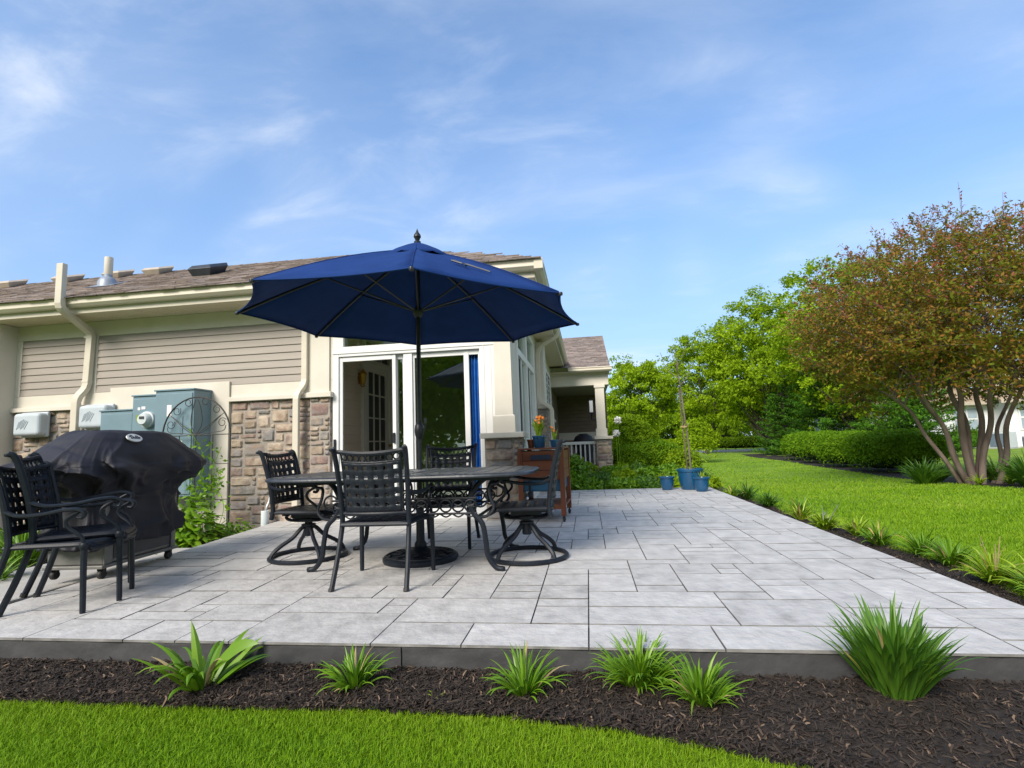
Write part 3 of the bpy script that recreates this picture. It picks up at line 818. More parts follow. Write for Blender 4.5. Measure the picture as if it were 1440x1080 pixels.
# local: x along the long side (+x -> away from camera), y depth ( -y -> faces the patio)
secs = [(1.19, .00, .00), (1.189, .20, .10), (1.185, .37, .175), (1.165, .43, .215), (1.11, .515, .258), (1.045, .61, .305), (.985, .695, .34), (.93, .77, .37), (.89, .80, .385), (.85, .79, .387), (.81, .745, .375), (.765, .66, .35), (.72, .565, .305), (.685, .50, .27), (.655, .475, .255), (.60, .47, .255), (.53, .475, .262), (.45, .485, .272), (.36, .492, .282), (.26, .50, .29)]
def ridged(p): return 1 - abs(mnoise.noise(p)) * 2
def cov(u, v):
    f = v * (len(secs) - 1); i = min(int(f), len(secs) - 2); t = f - i
    z, hx, hy = (lerp(secs[i][k], secs[i + 1][k], t) for k in range(3))
    a = 2 * PI * u; c, s = math.cos(a), math.sin(a); e = 2 / 3.6
    x = hx * math.copysign(abs(c) ** e, c); y = hy * math.copysign(abs(s) ** e, s)
    p = Vector((x, y, z))
    # creases radiate from the flat top and sag between the shelves
    w1 = mnoise.noise(Vector((x * 1.7, y * 1.7, z * 2.2)))
    cr = ridged(Vector((c * 2.1 + .5 * w1, s * 2.1 + 3, z * 1.3 + .6 * w1))) ** 5
    cr2 = ridged(Vector((x * 2.6 + 7 + z * 1.7, y * 2.6 - z * 2.4, z * 2.0))) ** 6
    k = sstep(1.2, .9, z)
    cr3 = abs(ridged(Vector((c * 4.2 + w1, s * 4.2, z * 2.4 + 5)))) ** 5
    d = .046 * k * cr + .036 * sstep(1.18, .8, z) * cr2 + .018 * w1 + .016 * k * cr3
    if z < 1.0:
        band = sstep(1.0, .88, z) * sstep(.60, .74, z)
        d += band * (.040 * ridged(Vector((a * 1.15, z * 5 + 2 * w1, 2))) ** 2 - .012 + .03 * math.sin(a * 9 + 6 * z + 3 * w1))
    if z < .68:
        q = sstep(.68, .35, z)
        d += q * (.020 * math.sin(a * 11 + 2.2 * w1) + .026 * math.sin(a * 5 + 1 + w1) + .02 * cr)
    r_ = Vector((x, y, 0))
    if r_.length > .02: p += r_.normalized() * d
    if z > 1.1: p.z += .010 * w1 - .012 * cr2 + .006 * mnoise.noise(Vector((x * 6, y * 6, 1)))
    elif z > .66: p.z += .035 * (1 - cr) * sstep(.95, .75, z) - .02 * cr2
    if z < .32: p.z += .07 * mnoise.noise(Vector((c * 1.8, s * 1.8, 4))) + .03 * mnoise.noise(Vector((c * 5, s * 5, 4)))
    return p
mb = MB(); mb.grid(cov, np.linspace(0, 1, 241), np.linspace(0, 1, 120))
cvr = mb.build('cover', M_cover, gr, smooth=True, solid=.003, angle=180)
# badge : white oval with a dark scrawl, lying on the sloping front face
best = min(((abs(q.x + .20) + 2 * abs(q.z - 1.10) + (5 if q.y > 0 else 0), q) for q in (cov(a, b) for a in np.linspace(.5, 1, 200) for b in np.linspace(.1, .5, 60))), key=lambda t: t[0])[1]
bm_ = Matrix.Translation(best + Vector((0, -.016, .012))) @ Matrix.Rotation(R(50), 4, 'X')
mb = MB(); vs2 = []
nb = 40
for z in (-.004, .006): vs2 += [(.080 * math.cos(2 * PI * k / nb), .043 * math.sin(2 * PI * k / nb), z) for k in range(nb)]
mb.add(vs2, [tuple(nb + k for k in range(nb)), tuple(range(nb - 1, -1, -1))] + [(k, (k + 1) % nb, nb + (k + 1) % nb, nb + k) for k in range(nb)], bm_)
bd = mb.build('badge', M_badge, cvr)
mb = MB()
for pts in ([(-.07, .005), (-.055, .022), (-.045, -.002), (-.06, -.012), (-.04, -.016)], [(-.03, -.015), (-.02, .014), (-.01, -.015)], [(.0, -.02), (.012, .012), (.022, -.018), (.034, .010)], [(.04, -.022), (.05, .004), (.062, -.012), (.075, .006)], [(-.05, .03), (-.02, .026)], [(.02, .024), (.055, .018)]):
    mb.tube([bm_ @ Vector((p.x * .78, p.y * .78, .0075)) for p in catmull([(a, b, 0) for a, b in pts], 4)], .0038, 5)
mb.build('badge_mark', M_ink, bd)
mb = MB(); mb.box(-.40, .40, -.23, .24, .115, .62); mb.box(-.43, .43, -.255, .255, .085, .112)
cb_ = mb.build('cart', M_steel, gr, bevel=.006)
mb = MB(); mb.box(-.30, .34, -.2345, -.231, .14, .60); mb.build('cart_door', M_slate, cb_)
mb = MB(); mb.box(-.40, -.325, -.245, -.2305, .114, .62); mb.box(.345, .40, -.245, -.2305, .114, .62); mb.box(-.325, .345, -.242, -.2305, .585, .62); mb.build('cart_frame', M_steel, cb_, bevel=.003)
for sx in (-1, 1):
    for sy in (-1, 1):
        mb = MB(); mb.lathe([(.001, -.02), (.030, -.02), (.036, -.012), (.036, .012), (.030, .02), (.001, .02)], 18, M=Matrix.Translation((sx * .37, sy * .20, .036)) @ Matrix.Rotation(R(90), 4, 'X'))
        mb.box(sx * .37 - .012, sx * .37 + .012, sy * .20 - .030, sy * .20 + .030, .06, .086)
        mb.build('caster', M_rubber, gr, smooth=True, angle=35)

# ------------------------------------------------------------------ cooler cart
ct = thing('cooler_cart', 'red brown wooden cooler cart on casters with a blue tub', 'cart', (-.56, 6.86, .0005), R(-3))
W2, D2, HT = .285, .40, .865
for sx in (-1, 1):
    for sy in (-1, 1):
        mb = MB(); x = sx * (W2 - .03); y = sy * (D2 - .03)
        mb.box(x - .03, x + .03, y - .03, y + .03, .075, HT)
        lg = mb.build('post', M_wood, ct, bevel=.004)
        mb = MB(); mb.lathe([(.001, -.012), (.020, -.012), (.024, -.006), (.024, .006), (.020, .012), (.001, .012)], 14, M=Matrix.Translation((x, y, .024)) @ Matrix.Rotation(R(90), 4, 'Y'))
        mb.tube([(x, y, .04), (x, y, .076)], .010, 8); mb.box(x - .018, x - .013, y - .012, y + .012, .018, .06); mb.box(x + .013, x + .018, y - .012, y + .012, .018, .06)
        mb.build('caster', M_rubber, lg, smooth=True, angle=35)
mb = MB()
for k in range(3):
    z0 = .50 + k * .117
    mb.box(-W2 + .061, W2 - .061, -D2 + .012, -D2 + .034, z0, z0 + .113)
    mb.box(-W2 + .061, W2 - .061, D2 - .034, D2 - .012, z0, z0 + .113)
    mb.box(-W2 + .012, -W2 + .034, -D2 + .061, D2 - .061, z0, z0 + .113)
    mb.box(W2 - .034, W2 - .012, -D2 + .061, D2 - .061, z0, z0 + .113)
mb.build('side_panel', M_woodh, ct, bevel=.003)
mb = MB(); mb.box(-.12, .13, -D2 + .003, -D2 + .0115, .745, .80); mb.build('name_plate', M_navylabel, ct, bevel=.002)
mb = MB(); mb.box(-W2 + .04, W2 - .04, -D2 + .04, D2 - .04, .36, .84); mb.build('cooler_tub', M_bluecool, ct, bevel=.02)
mb = MB()
for k in range(5): mb.box(-W2 + .002, W2 - .002, -D2 + .07 + k * .147, -D2 + .07 + k * .147 + .135, .185, .205)
mb.box(-W2 + .061, W2 - .061, -D2 + .005, -D2 + .045, .15, .2045); mb.box(-W2 + .061, W2 - .061, D2 - .045, D2 - .005, .15, .2045)
mb.build('shelf', M_woodh, ct, bevel=.003)
mb = MB(); mb.box(-W2 + .005, -.003, -D2 + .0, D2 - .0, .867, .885); mb.box(.003, W2 - .005, -D2, D2, .867, .885)
mb.build('lid', M_woodh, ct, bevel=.004)
mb = MB(); mb.tube([(-.14, -D2 - .012, .50), (-.14, -D2 - .012, .33)], .017, 8); mb.box(-.165, -.115, -D2 - .03, -D2 + .01, .30, .36); mb.build('bottle_catcher', M_black, ct, smooth=True, angle=35)

def flower_pot(loc, label, seed, s=1.0, spikes=16):
    rr = random.Random(seed)
    t = thing('flower_pot', label, 'flower pot', loc)
    mb = MB(); mb.lathe([(.001, 0), (.062 * s, 0), (.070 * s, .01), (.084 * s, .13 * s), (.092 * s, .132 * s), (.092 * s, .155 * s), (.080 * s, .155 * s), (.078 * s, .14 * s), (.001, .14 * s)], 24)
    mb.build('pot', M_bluepot, t, smooth=True, angle=35)
    mb = MB(); pet = MB()
    for k in range(spikes):
        a = rr.uniform(0, 2 * PI); L_ = rr.uniform(.12, .27) * s; tl = rr.uniform(.05, .5)
        d = Vector((math.cos(a), math.sin(a), 0)); sd_ = Vector((-d.y, d.x, 0))
        pts = [Vector((0, 0, .14 * s)) + d * (.04 * s * rr.random() + L_ * tl * q * q) + Vector((0, 0, L_ * q * (1 - .25 * tl * q))) for q in (0, .35, .7, 1)]
        wd = [.010, .018, .014, .002]
        vs2 = []
        for p, w_ in zip(pts, wd): vs2 += [p - sd_ * w_ * s, p + sd_ * w_ * s]
        mb.add(vs2, [(0, 1, 3, 2), (2, 3, 5, 4), (4, 5, 7, 6)])
    for k in range(7):
        a = rr.uniform(0, 2 * PI); rad = rr.uniform(.0, .075) * s; c = Vector((math.cos(a) * rad, math.sin(a) * rad, rr.uniform(.29, .39) * s))
        mb.tube([Vector((c.x * .4, c.y * .4, .14 * s)), c], .004, 4)
        for q in range(6):
            b = 2 * PI * q / 6; dd = Vector((math.cos(b), math.sin(b), 0)); sd_ = Vector((-dd.y, dd.x, 0))
            p0 = c; p1 = c + dd * .015 * s + Vector((0, 0, .018 * s)); p2 = c + dd * .010 * s + Vector((0, 0, .046 * s))
            pet.add([p0 - sd_ * .005, p0 + sd_ * .005, p1 + sd_ * .014 * s, p1 - sd_ * .014 * s, p2 + sd_ * .003, p2 - sd_ * .003], [(0, 1, 2, 3), (3, 2, 4, 5)])
    mb.build('foliage', M_straplime, t, smooth=True)
    pet.build('blossom', M_orange, t, smooth=True)
    return t
flower_pot((-.62, 6.86, .8865), 'small blue pot of orange tulips standing on the cart lid', 5, 1.0, 46)
flower_pot((-.42, 6.78, .8865), 'low blue pot of peach flowers behind the swivel chair back', 8, .62, 12)
jar = thing('terracotta_pot', 'small brown clay pot beside the tulips on the cart', 'flower pot', (-.735, 6.92, .8865))
mb = MB(); mb.lathe([(.001, 0), (.035, 0), (.047, .085), (.052, .087), (.052, .11), (.044, .11), (.042, .09), (.001, .09)], 18); mb.build('pot', M_woodh, jar, smooth=True, angle=35)
mb = MB(); mb.lathe([(.001, .089), (.041, .0905), (.001, .097)], 12); mb.build('soil', M_soil, jar)

# ------------------------------------------------------------------ blue planters at the far corner
def planter(loc, label, r0, r1, h, seed):
    t = thing('planter', label, 'planter', loc, 0, 'blue glazed planters at the patio corner')
    mb = MB()
    mb.lathe([(.001, 0), (r0, 0), (r0 + .008, .012), (lerp(r0, r1, .5) + .006, h * .45), (r1 - .018, h * .86), (r1, h * .88), (r1 + .004, h * .97), (r1 - .004, h), (r1 - .022, h), (r1 - .028, h * .93), (.001, h * .93)], 36)
    mb.build('pot', M_bluepot, t, smooth=True, angle=32)
    mb = MB(); mb.lathe([(.001, h * .931), (r1 - .029, h * .935), (r1 - .04, h * .95), (.001, h * .955)], 20); mb.build('soil', M_soil, t, smooth=True)
    rr = random.Random(seed); mb = MB()
    for k in range(9):
        a = rr.uniform(0, 2 * PI); q = rr.uniform(0, r1 * .7); p = Vector((math.cos(a) * q, math.sin(a) * q, h * .94)); b = rr.uniform(0, 6.28); l = rr.uniform(.04, .10)
        d = Vector((math.cos(b) * .5, math.sin(b) * .5, 1)).normalized(); s_ = Vector((-math.sin(b), math.cos(b), 0))
        mb.add([p - s_ * .004, p + s_ * .004, p + d * l + s_ * .009, p + d * l - s_ * .009, p + d * l * 1.6], [(0, 1, 2, 3), (3, 2, 4)])
    mb.build('sprout', M_straplime, t)
    return t
big_pot = planter((1.84, 10.22, .0005), 'biggest blue planter, holding a tall bare stake', .165, .235, .375, 1)
planter((1.415, 10.22, .0005), 'small blue planter on the house side of the biggest one', .085, .140, .245, 2)
planter((1.945, 9.80, .0005), 'small blue planter overlapping the front of the biggest one', .09, .145, .245, 3)
sp = thing('sapling', 'thin bare sapling tied to a stake in the biggest planter', 'sapling', (1.83, 10.22, .352))
mb = MB(); mb.tube(catmull([(0.03, 0, -.005), (.02, .01, .5), (-.015, .0, 1.0), (-.045, .01, 1.5), (-.09, 0, 1.98)], 6), lambda t: .019 - .010 * t, 8)
tk = mb.build('trunk', M_bark, sp, smooth=True)
mb = MB(); mb.tube([(-.03, .03, -.005), (-.075, .02, 1.5)], .012, 6); mb.build('stake', M_crapebark, sp, smooth=True)
mb = MB(); mb.tube([(math.cos(a) * .05 - .035, math.sin(a) * .04 + .01, .80 + .01 * math.sin(a)) for a in np.linspace(0, 2 * PI, 12, endpoint=False)], .012, 5, closed=True); mb.tube([(.01, .03, .80), (.06, .0, .86)], .008, 5); mb.build('tie', M_dry, sp)
mb = MB()
for a, z, l in ((.4, 1.55, .5), (2.6, 1.7, .55), (4.2, 1.8, .5), (1.5, 1.9, .45), (5.4, 1.95, .4)):
    mb.tube(catmull([(-.07, 0, z), (-.07 + math.cos(a) * l * .4, math.sin(a) * l * .4, z + .22), (-.07 + math.cos(a) * l * .6, math.sin(a) * l * .6, z + l)], 4), lambda t: .008 - .005 * t, 5)
mb.build('twig', M_bark, sp, smooth=True)
_rg = np.random.default_rng(2); SAPC = np.array([[-.07 + math.cos(a) * l * q, math.sin(a) * l * q, z + l * q * 1.3] for a, z, l in ((.4, 1.55, .5), (2.6, 1.7, .55), (4.2, 1.8, .5), (1.5, 1.9, .45), (5.4, 1.95, .4)) for q in np.linspace(.3, .7, 16)]) + _rg.normal(size=(80, 3)) * .05
#@@PART3
# ------------------------------------------------------------------ house
hs = thing('house', 'tan sided house with stone base, sliding glass door and shingle roof', 'house', (0, 0, 0))
FY = 7.0
def P(name, mb, m, parent=None, **k): return mb.build(name, m, parent or hs, **k)
def stones(x0, x1, z0, z1, plane, seed, parent=hs, unit=.068, dep=.024, name='stone_veneer', mortar=True):
    """random ashlar field stone on a wall. plane(u, z, d) -> point, d = distance proud of the wall"""
    rd = random.Random(seed)
    nx, ny = max(2, round((x1 - x0) / unit)), max(2, round((z1 - z0) / unit)); ux, uz = (x1 - x0) / nx, (z1 - z0) / ny
    sizes = [(4, 2), (3, 2), (5, 2), (2, 2), (3, 1), (4, 1), (5, 3), (2, 1), (4, 3), (5, 2), (4, 2), (3, 2), (6, 2), (3, 3)]
    mb = MB()
    for (i, j, a, b) in pack(nx, ny, sizes, rd):
        g = .004
        a0, a1, b0, b1 = x0 + i * ux + g, x0 + (i + a) * ux - g, z0 + j * uz + g, z0 + (j + b) * uz - g
        nn, mm = 9, 7
        sd_ = rd.uniform(0, 99); dd = dep * rd.uniform(.7, 1.25); vs2 = []
        tx, tz = rd.uniform(-.25, .25), rd.uniform(-.35, .35)
        jit = [[rd.uniform(-.004, .004) for _ in range(4)] for _ in range(2)]
        for q in range(mm):
            for p in range(nn):
                u, v = p / (nn - 1), q / (mm - 1)
                ed = min(1, 3.2 * min(u, 1 - u) * (a1 - a0) / .05, 3.2 * min(v, 1 - v) * (b1 - b0) / .05)
                ed = 1 - (1 - ed) ** 2
                cu = jit[0][0] * (1 - u) * (1 - v) + jit[0][1] * u * (1 - v) + jit[0][2] * u * v + jit[0][3] * (1 - u) * v
                cv_ = jit[1][0] * (1 - u) * (1 - v) + jit[1][1] * u * (1 - v) + jit[1][2] * u * v + jit[1][3] * (1 - u) * v
                d = -.012 + (dd + .012) * ed * (1 + tx * (u - .5) + tz * (v - .5)) + ed * (.009 * mnoise.noise(Vector((u * a + sd_, v * b, sd_))) + .006 * mnoise.noise(Vector((u * a * 2.7 + sd_, v * b * 2.7, sd_))))
                vs2.append(plane(lerp(a0, a1, u) + cu, lerp(b0, b1, v) + cv_, d))
        mb.add(vs2, [(q * nn + p, q * nn + p + 1, (q + 1) * nn + p + 1, (q + 1) * nn + p) for q in range(mm - 1) for p in range(nn - 1)])
    o = mb.build(name, M_stone, parent, smooth=True, angle=50)
    if mortar:
        m2 = MB(); m2.add([plane(x0, z0, .002), plane(x1, z0, .002), plane(x1, z1, .002), plane(x0, z1, .002)], [(0, 1, 2, 3)])
        m2.build('mortar', M_mortar, o)
    return o
fplane = lambda y: (lambda u, z, d: Vector((u, y - d, z)))
rplane = lambda x: (lambda u, z, d: Vector((x + d, u, z)))
def lap(x0, x1, z0, z1, plane, exp=.108, parent=hs, name='siding', m=None):
    mb = MB(); n = max(1, round((z1 - z0) / exp)); e = (z1 - z0) / n
    for k in range(n):
        a, b = z0 + k * e, z0 + (k + 1) * e
        prof = [(a, .0), (a, .017), (a + .006, .019), (b - .012, .006), (b, .004), (b, 0)]
        vs2 = [plane(x0, z, d) for z, d in prof] + [plane(x1, z, d) for z, d in prof]; q = len(prof)
        mb.add(vs2, [(i, i + q, i + q + 1, i + 1) for i in range(q - 1)] + [tuple(range(q)), tuple(range(2 * q - 1, q - 1, -1))])
    return mb.build(name, m or M_siding, parent)
# structural walls (cream). opening for the sliding door: x -3.5..-1.2, z 0..2.88
mb = MB()
mb.box(-14, -3.52, FY, FY + .16, -.35, 3.05)
mb.box(-3.52, -1.19, FY + .0, FY + .16, 2.86, 3.05)
mb.box(-1.19, -.95, FY, FY + .16, -.35, 3.05)
mb.box(-3.52, -1.19, FY + .01, FY + .16, -.35, -.004)
# right wall, with opening y 7.38..9.78 , z .1..2.86
mb.box(-1.10, -.95, FY + .16, 7.38, -.35, 3.05); mb.box(-1.10, -.95, 9.78, 15.0, -.35, 3.05); mb.box(-1.10, -.95, 7.38, 9.78, 2.86, 3.05); mb.box(-1.10, -.95, 7.38, 9.78, -.35, .10)
# wing on the left
mb.box(-14, -8.76, 6.72, FY, -.35, 3.045)
P('wall', mb, M_stucco)
mb = MB(); mb.box(-14, -3.60, FY + .16, 16, -.35, 3.04); mb.box(-3.60, -1.1, 10.35, 15, -.35, 3.04); mb.box(-3.60, -.98, 15, 15.2, -.35, 3.04); P('inner_wall', mb, M_stucco)
# trim
mb = MB(); mb.box(-8.76, -3.50, FY - .022, FY - .0005, 2.82, 3.05); mb.box(-3.50, -.93, FY - .022, FY - .0005, 2.88, 3.05); P('frieze', mb, M_cream, bevel=.004)
for bx4 in ((-8.76, -7.05, 1.765, 1.945), (-5.09, -3.50, 1.765, 1.945), (-7.46, -7.33, 1.9455, 2.8195), (-8.76, -8.665, 1.9455, 2.8195), (-3.89, -3.50, 1.9455, 2.8195)):
    mb = MB(); mb.box(bx4[0], bx4[1], FY - .020, FY - .0005, bx4[2], bx4[3]); P('trim_board', mb, M_cream, bevel=.004)
for bx4 in ((-8.76, -7.05, .075, 1.70, 1.764), (-5.09, -3.862, .075, 1.70, 1.764), (-3.86, -3.50, .125, 1.695, 1.768)):
    mb = MB(); mb.box(bx4[0], bx4[1], FY - bx4[2], FY - .0005, bx4[3], bx4[4]); P('ledge', mb, M_cream, bevel=.006)
mb = MB(); mb.box(-7.045, -5.095, FY - .050, FY - .0005, -.3, 2.0); P('backing_board', mb, M_cream, bevel=.004)
lap(-8.66, -7.465, 1.947, 2.818, fplane(FY - .001), parent=hs)
lap(-7.325, -3.895, 1.947, 2.818, fplane(FY - .001), parent=hs)
stones(-8.75, -7.05, -.25, 1.698, fplane(FY - .002), 3)
stones(-5.09, -3.84, -.25, 1.698, fplane(FY - .002), 12)
pr_ = MB(); pr_.box(-3.84, -3.545, FY - .055, FY - .0005, -.3, 1.694); pier = P('pier', pr_, M_mortar)
stones(-3.84, -3.545, -.25, 1.69, fplane(FY - .056), 8, pier)
stones(FY - .055, FY + .0, -.25, 1.69, lambda u, z, d: Vector((-3.544 + d * .4, u, z)), 9, pier, mortar=False)
mb = MB(); mb.box(-3.83, -3.56, FY - .05, FY - .0205, 1.769, 2.88); P('pilaster', mb, M_cream, bevel=.004)

# right front pier and tapered column
pr_ = MB(); pr_.box(-1.315, -.865, 6.735, FY + .25, -.05, 1.028); pier = P('pier', pr_, M_mortar)
stones(-1.315, -.865, .0, 1.026, fplane(6.734), 5, pier, unit=.072)
stones(6.735, FY + .25, .0, 1.026, rplane(-.864), 6, pier, unit=.072)
mb = MB(); mb.box(-1.365, -.80, 6.665, FY + .30, 1.03, 1.10); P('ledge', mb, M_cream, bevel=.008)
mb = MB(); c0, c1 = (-1.212, -.918, 6.80, 7.07), (-1.185, -.945, 6.825, 7.05)
mb.add([(c1[0], c1[2], 1.335), (c1[1], c1[2], 1.335), (c1[1], c1[3], 1.335), (c1[0], c1[3], 1.335), (c1[0] + .012, c1[2] + .01, 2.88), (c1[1] - .012, c1[2] + .01, 2.88), (c1[1] - .012, c1[3], 2.88), (c1[0] + .012, c1[3], 2.88)], [(3, 2, 1, 0), (4, 5, 6, 7), (0, 1, 5, 4), (1, 2, 6, 5), (2, 3, 7, 6), (3, 0, 4, 7)])
mb.box(c0[0], c0[1], c0[2], c0[3], 1.1005, 1.315); mb.add([(c0[0], c0[2], 1.315), (c0[1], c0[2], 1.315), (c0[1], c0[3], 1.315), (c0[0], c0[3], 1.315), (c1[0], c1[2], 1.335), (c1[1], c1[2], 1.335), (c1[1], c1[3], 1.335), (c1[0], c1[3], 1.335)], [(0, 1, 5, 4), (1, 2, 6, 5), (2, 3, 7, 6), (3, 0, 4, 7)])
P('column', mb, M_cream, bevel=.003)

# eaves: gutter, fascia, soffit
gp = [(6.505, 3.255), (6.395, 3.255), (6.388, 3.235), (6.405, 3.215), (6.40, 3.165), (6.44, 3.125), (6.505, 3.12)]
mb = MB(); mb.prism([(-14, y, z) for y, z in gp], (13.545, 0, 0))
rp = [(-.555, 3.255), (-.445, 3.255), (-.438, 3.235), (-.455, 3.215), (-.45, 3.165), (-.49, 3.125), (-.555, 3.12)]
mb.prism([(x, 6.51, z) for x, z in rp], (0, 8.4, 0))
mb.box(-.555, -.44, 6.389, 6.509, 3.121, 3.2555)
P('gutter', mb, M_gutter, bevel=.004)
mb = MB(); mb.box(-14, -.557, 6.507, 6.53, 3.045, 3.25); mb.box(-.58, -.557, 6.531, 14.9, 3.045, 3.25); P('fascia', mb, M_gutter, bevel=.003)
mb = MB()
for k in range(int((14 - .6) / .1)):
    x = -14 + k * .1; mb.box(x, x + .09, 6.531, FY + .0, 3.052, 3.060)
mb.box(-14, -.582, 6.531, FY + .02, 3.056, 3.07)
for k in range(78):
    y = FY + .02 + k * .1; mb.box(-.95, -.582, y, y + .09, 3.052, 3.060)
mb.box(-.95, -.582, FY + .02, 14.9, 3.056, 3.07)
P('soffit', mb, M_soffit)

# roof
EZ, RZ = 3.26, 4.535
def roofz(t): return EZ + (RZ - EZ) * t
mb = MB(); hipx, ry = -3.06, 8.98
v_ = [(-14, 6.40, EZ), (-.45, 6.40, EZ), (hipx, ry, RZ), (-14, ry, RZ), (-.45, 15.2, EZ), (hipx, 15.2, RZ), (-14, 11.6, EZ), (hipx - 2.6, 11.6, EZ), (hipx - 2.6, 15.2, EZ)]
mb.add(v_, [(0, 1, 2, 3), (1, 4, 5, 2), (3, 2, 7, 6), (2, 5, 8, 7)])
roof = P('roof', mb, M_shingle)
def shingles(o, u, v, w_, h_, keep, seed, parent, exp=.135, tab=.30, name='shingle_course'):
    rd = random.Random(seed); o, u, v = Vector(o), Vector(u).normalized(), Vector(v).normalized(); n = u.cross(v).normalized()
    mb = MB()
    for j in range(int(h_ / exp) + 1):
        x = -rd.uniform(0, tab)
        while x < w_:
            t = tab * rd.choice([.45, .6, .8, 1, 1]); a, b = max(0, x), min(w_, x + t - .004); x += t
            if b - a < .02: continue
            y0 = j * exp - (rd.choice([0, 0, .012])); y1 = min((j + 1) * exp + .02, h_)
            if y0 >= h_ or not keep((a + b) / 2, (y0 + y1) / 2): continue
            th = rd.choice([.010, .014, .020])
            p = lambda xx, yy, d: o + u * xx + v * yy + n * d
            mb.add([p(a, y0, .002), p(b, y0, .002), p(b, y0, th), p(a, y0, th), p(b, y1, .004), p(a, y1, .004)], [(0, 1, 2, 3), (3, 2, 4, 5), (0, 3, 5), (1, 4, 2)])
    return mb.build(name, M_shingle, parent)
sl = Vector((0, ry - 6.36, RZ - EZ + .02)); slen = sl.length
shingles((-14, 6.36, EZ - .016), (1, 0, 0), sl, 13.55, slen, lambda x, y: x < 13.55 - (y / slen) * 2.6 + .1, 5, roof)
mb = MB(); 
for k in range(36):
    x = -14 + k * .305; mb.add([(x, ry - .15, RZ - .06), (x + .32, ry - .15, RZ - .055), (x + .32, ry, RZ + .022), (x, ry, RZ + .016), (x + .32, ry + .15, RZ - .055), (x, ry + .15, RZ - .06)], [(0, 1, 2, 3), (3, 2, 4, 5)])
mb.build('ridge_cap', M_shingle, roof)
def rooft(y): return EZ + (y - 6.40) / (ry - 6.40) * (RZ - EZ)
def box_vent(x, y, m, w_=.32, d_=.36, h_=.17, name='roof_vent'):
    mb = MB(); z = rooft(y)
    sl_ = (RZ - EZ) / (ry - 6.40)
    lo = [(x - w_ / 2, y - d_ / 2, z - d_ / 2 * sl_ + .02), (x + w_ / 2, y - d_ / 2, z - d_ / 2 * sl_ + .02), (x + w_ / 2, y + d_ / 2, z + d_ / 2 * sl_ + .02), (x - w_ / 2, y + d_ / 2, z + d_ / 2 * sl_ + .02)]
    hi = [(lo[0][0] - .05, lo[0][1] - .06, lo[0][2] + h_ * .55), (lo[1][0] + .05, lo[1][1] - .06, lo[1][2] + h_ * .55), (lo[2][0] + .05, lo[2][1], lo[2][2] + h_ * .55), (lo[3][0] - .05, lo[3][1], lo[3][2] + h_ * .55)]
    t2 = [(a + (x - a) * .25, b + .04, c + h_ * .35) for a, b, c in hi]
    mb.add(lo + hi + t2, [(0, 1, 5, 4), (1, 2, 6, 5), (2, 3, 7, 6), (3, 0, 4, 7), (4, 5, 9, 8), (5, 6, 10, 9), (6, 7, 11, 10), (7, 4, 8, 11), (8, 9, 10, 11)])
    return mb.build(name, m, roof, bevel=.006)
for x in (-11.15, -9.85, -8.75, -7.9): box_vent(x, 8.70, M_ridge, .28, .30, .14)
box_vent(-6.10, 7.75, M_slate, .32, .36, .19)
mb = MB(); px_, py_ = -7.75, 7.5; pz = rooft(py_)
mb.lathe([(.045, -.02), (.062, .0), (.062, .36), (.045, .36)], 18, (px_, py_, pz + .12)); pv = mb.build('vent_pipe', M_cream, roof, smooth=True)
mb = MB(); mb.lathe([(.145, -.09), (.14, .02), (.105, .085), (.064, .11), (.064, .15)], 20, (px_, py_, pz + .03)); mb.add([(px_ - .22, py_ - .22, pz - .085), (px_ + .22, py_ - .22, pz - .085), (px_ + .22, py_ + .2, pz + .12), (px_ - .22, py_ + .2, pz + .12)], [(0, 1, 2, 3)]); mb.build('flashing', M_flash, pv, smooth=True)

def spout(pts, w_=.075, d_=.058, parent=hs):
    mb = MB(); pts = [Vector(p) for p in pts]
    q = [pts[0]]
    for i in range(1, len(pts) - 1):
        a, b, c = pts[i - 1], pts[i], pts[i + 1]
        la, lc = min(.06, (b - a).length * .4), min(.06, (c - b).length * .4)
        q += [b + (a - b).normalized() * la, b + (a - b).normalized() * la * .3 + (c - b).normalized() * lc * .3, b + (c - b).normalized() * lc]
    q.append(pts[-1])
    vs2 = []
    for i, p in enumerate(q):
        t = (q[min(i + 1, len(q) - 1)] - q[max(i - 1, 0)]).normalized()
        sx = Vector((1, 0, 0)) - t * t.x; sx.normalize(); sy = t.cross(sx)
        vs2 += [p - sx * w_ / 2 - sy * d_ / 2, p + sx * w_ / 2 - sy * d_ / 2, p + sx * w_ / 2 + sy * d_ / 2, p - sx * w_ / 2 + sy * d_ / 2]
    n = len(q)
    fs = [(i * 4 + k, i * 4 + (k + 1) % 4, i * 4 + 4 + (k + 1) % 4, i * 4 + 4 + k) for i in range(n - 1) for k in range(4)] + [(3, 2, 1, 0), tuple((n - 1) * 4 + k for k in range(4))]
    mb.add(vs2, fs)
    return mb.build('downspout', M_spout, parent, bevel=.008)
d1 = spout([(-7.30, 6.335, 3.74), (-7.30, 6.335, 3.10), (-7.40, 6.93, 2.86), (-7.43, 6.93, 2.02), (-7.52, 6.86, 1.86), (-7.52, 6.86, -.1)], .105, .078)
mb = MB()
for z in (2.78, 2.10): mb.box(-7.485, -7.375, 6.888, 6.978, z, z + .03)
mb.build('strap', M_spout, d1, bevel=.003)
d2 = spout([(-3.93, 6.955, 2.90), (-3.93, 6.955, 1.90), (-3.99, 6.845, 1.74), (-3.99, 6.845, -.12)], .085, .06)
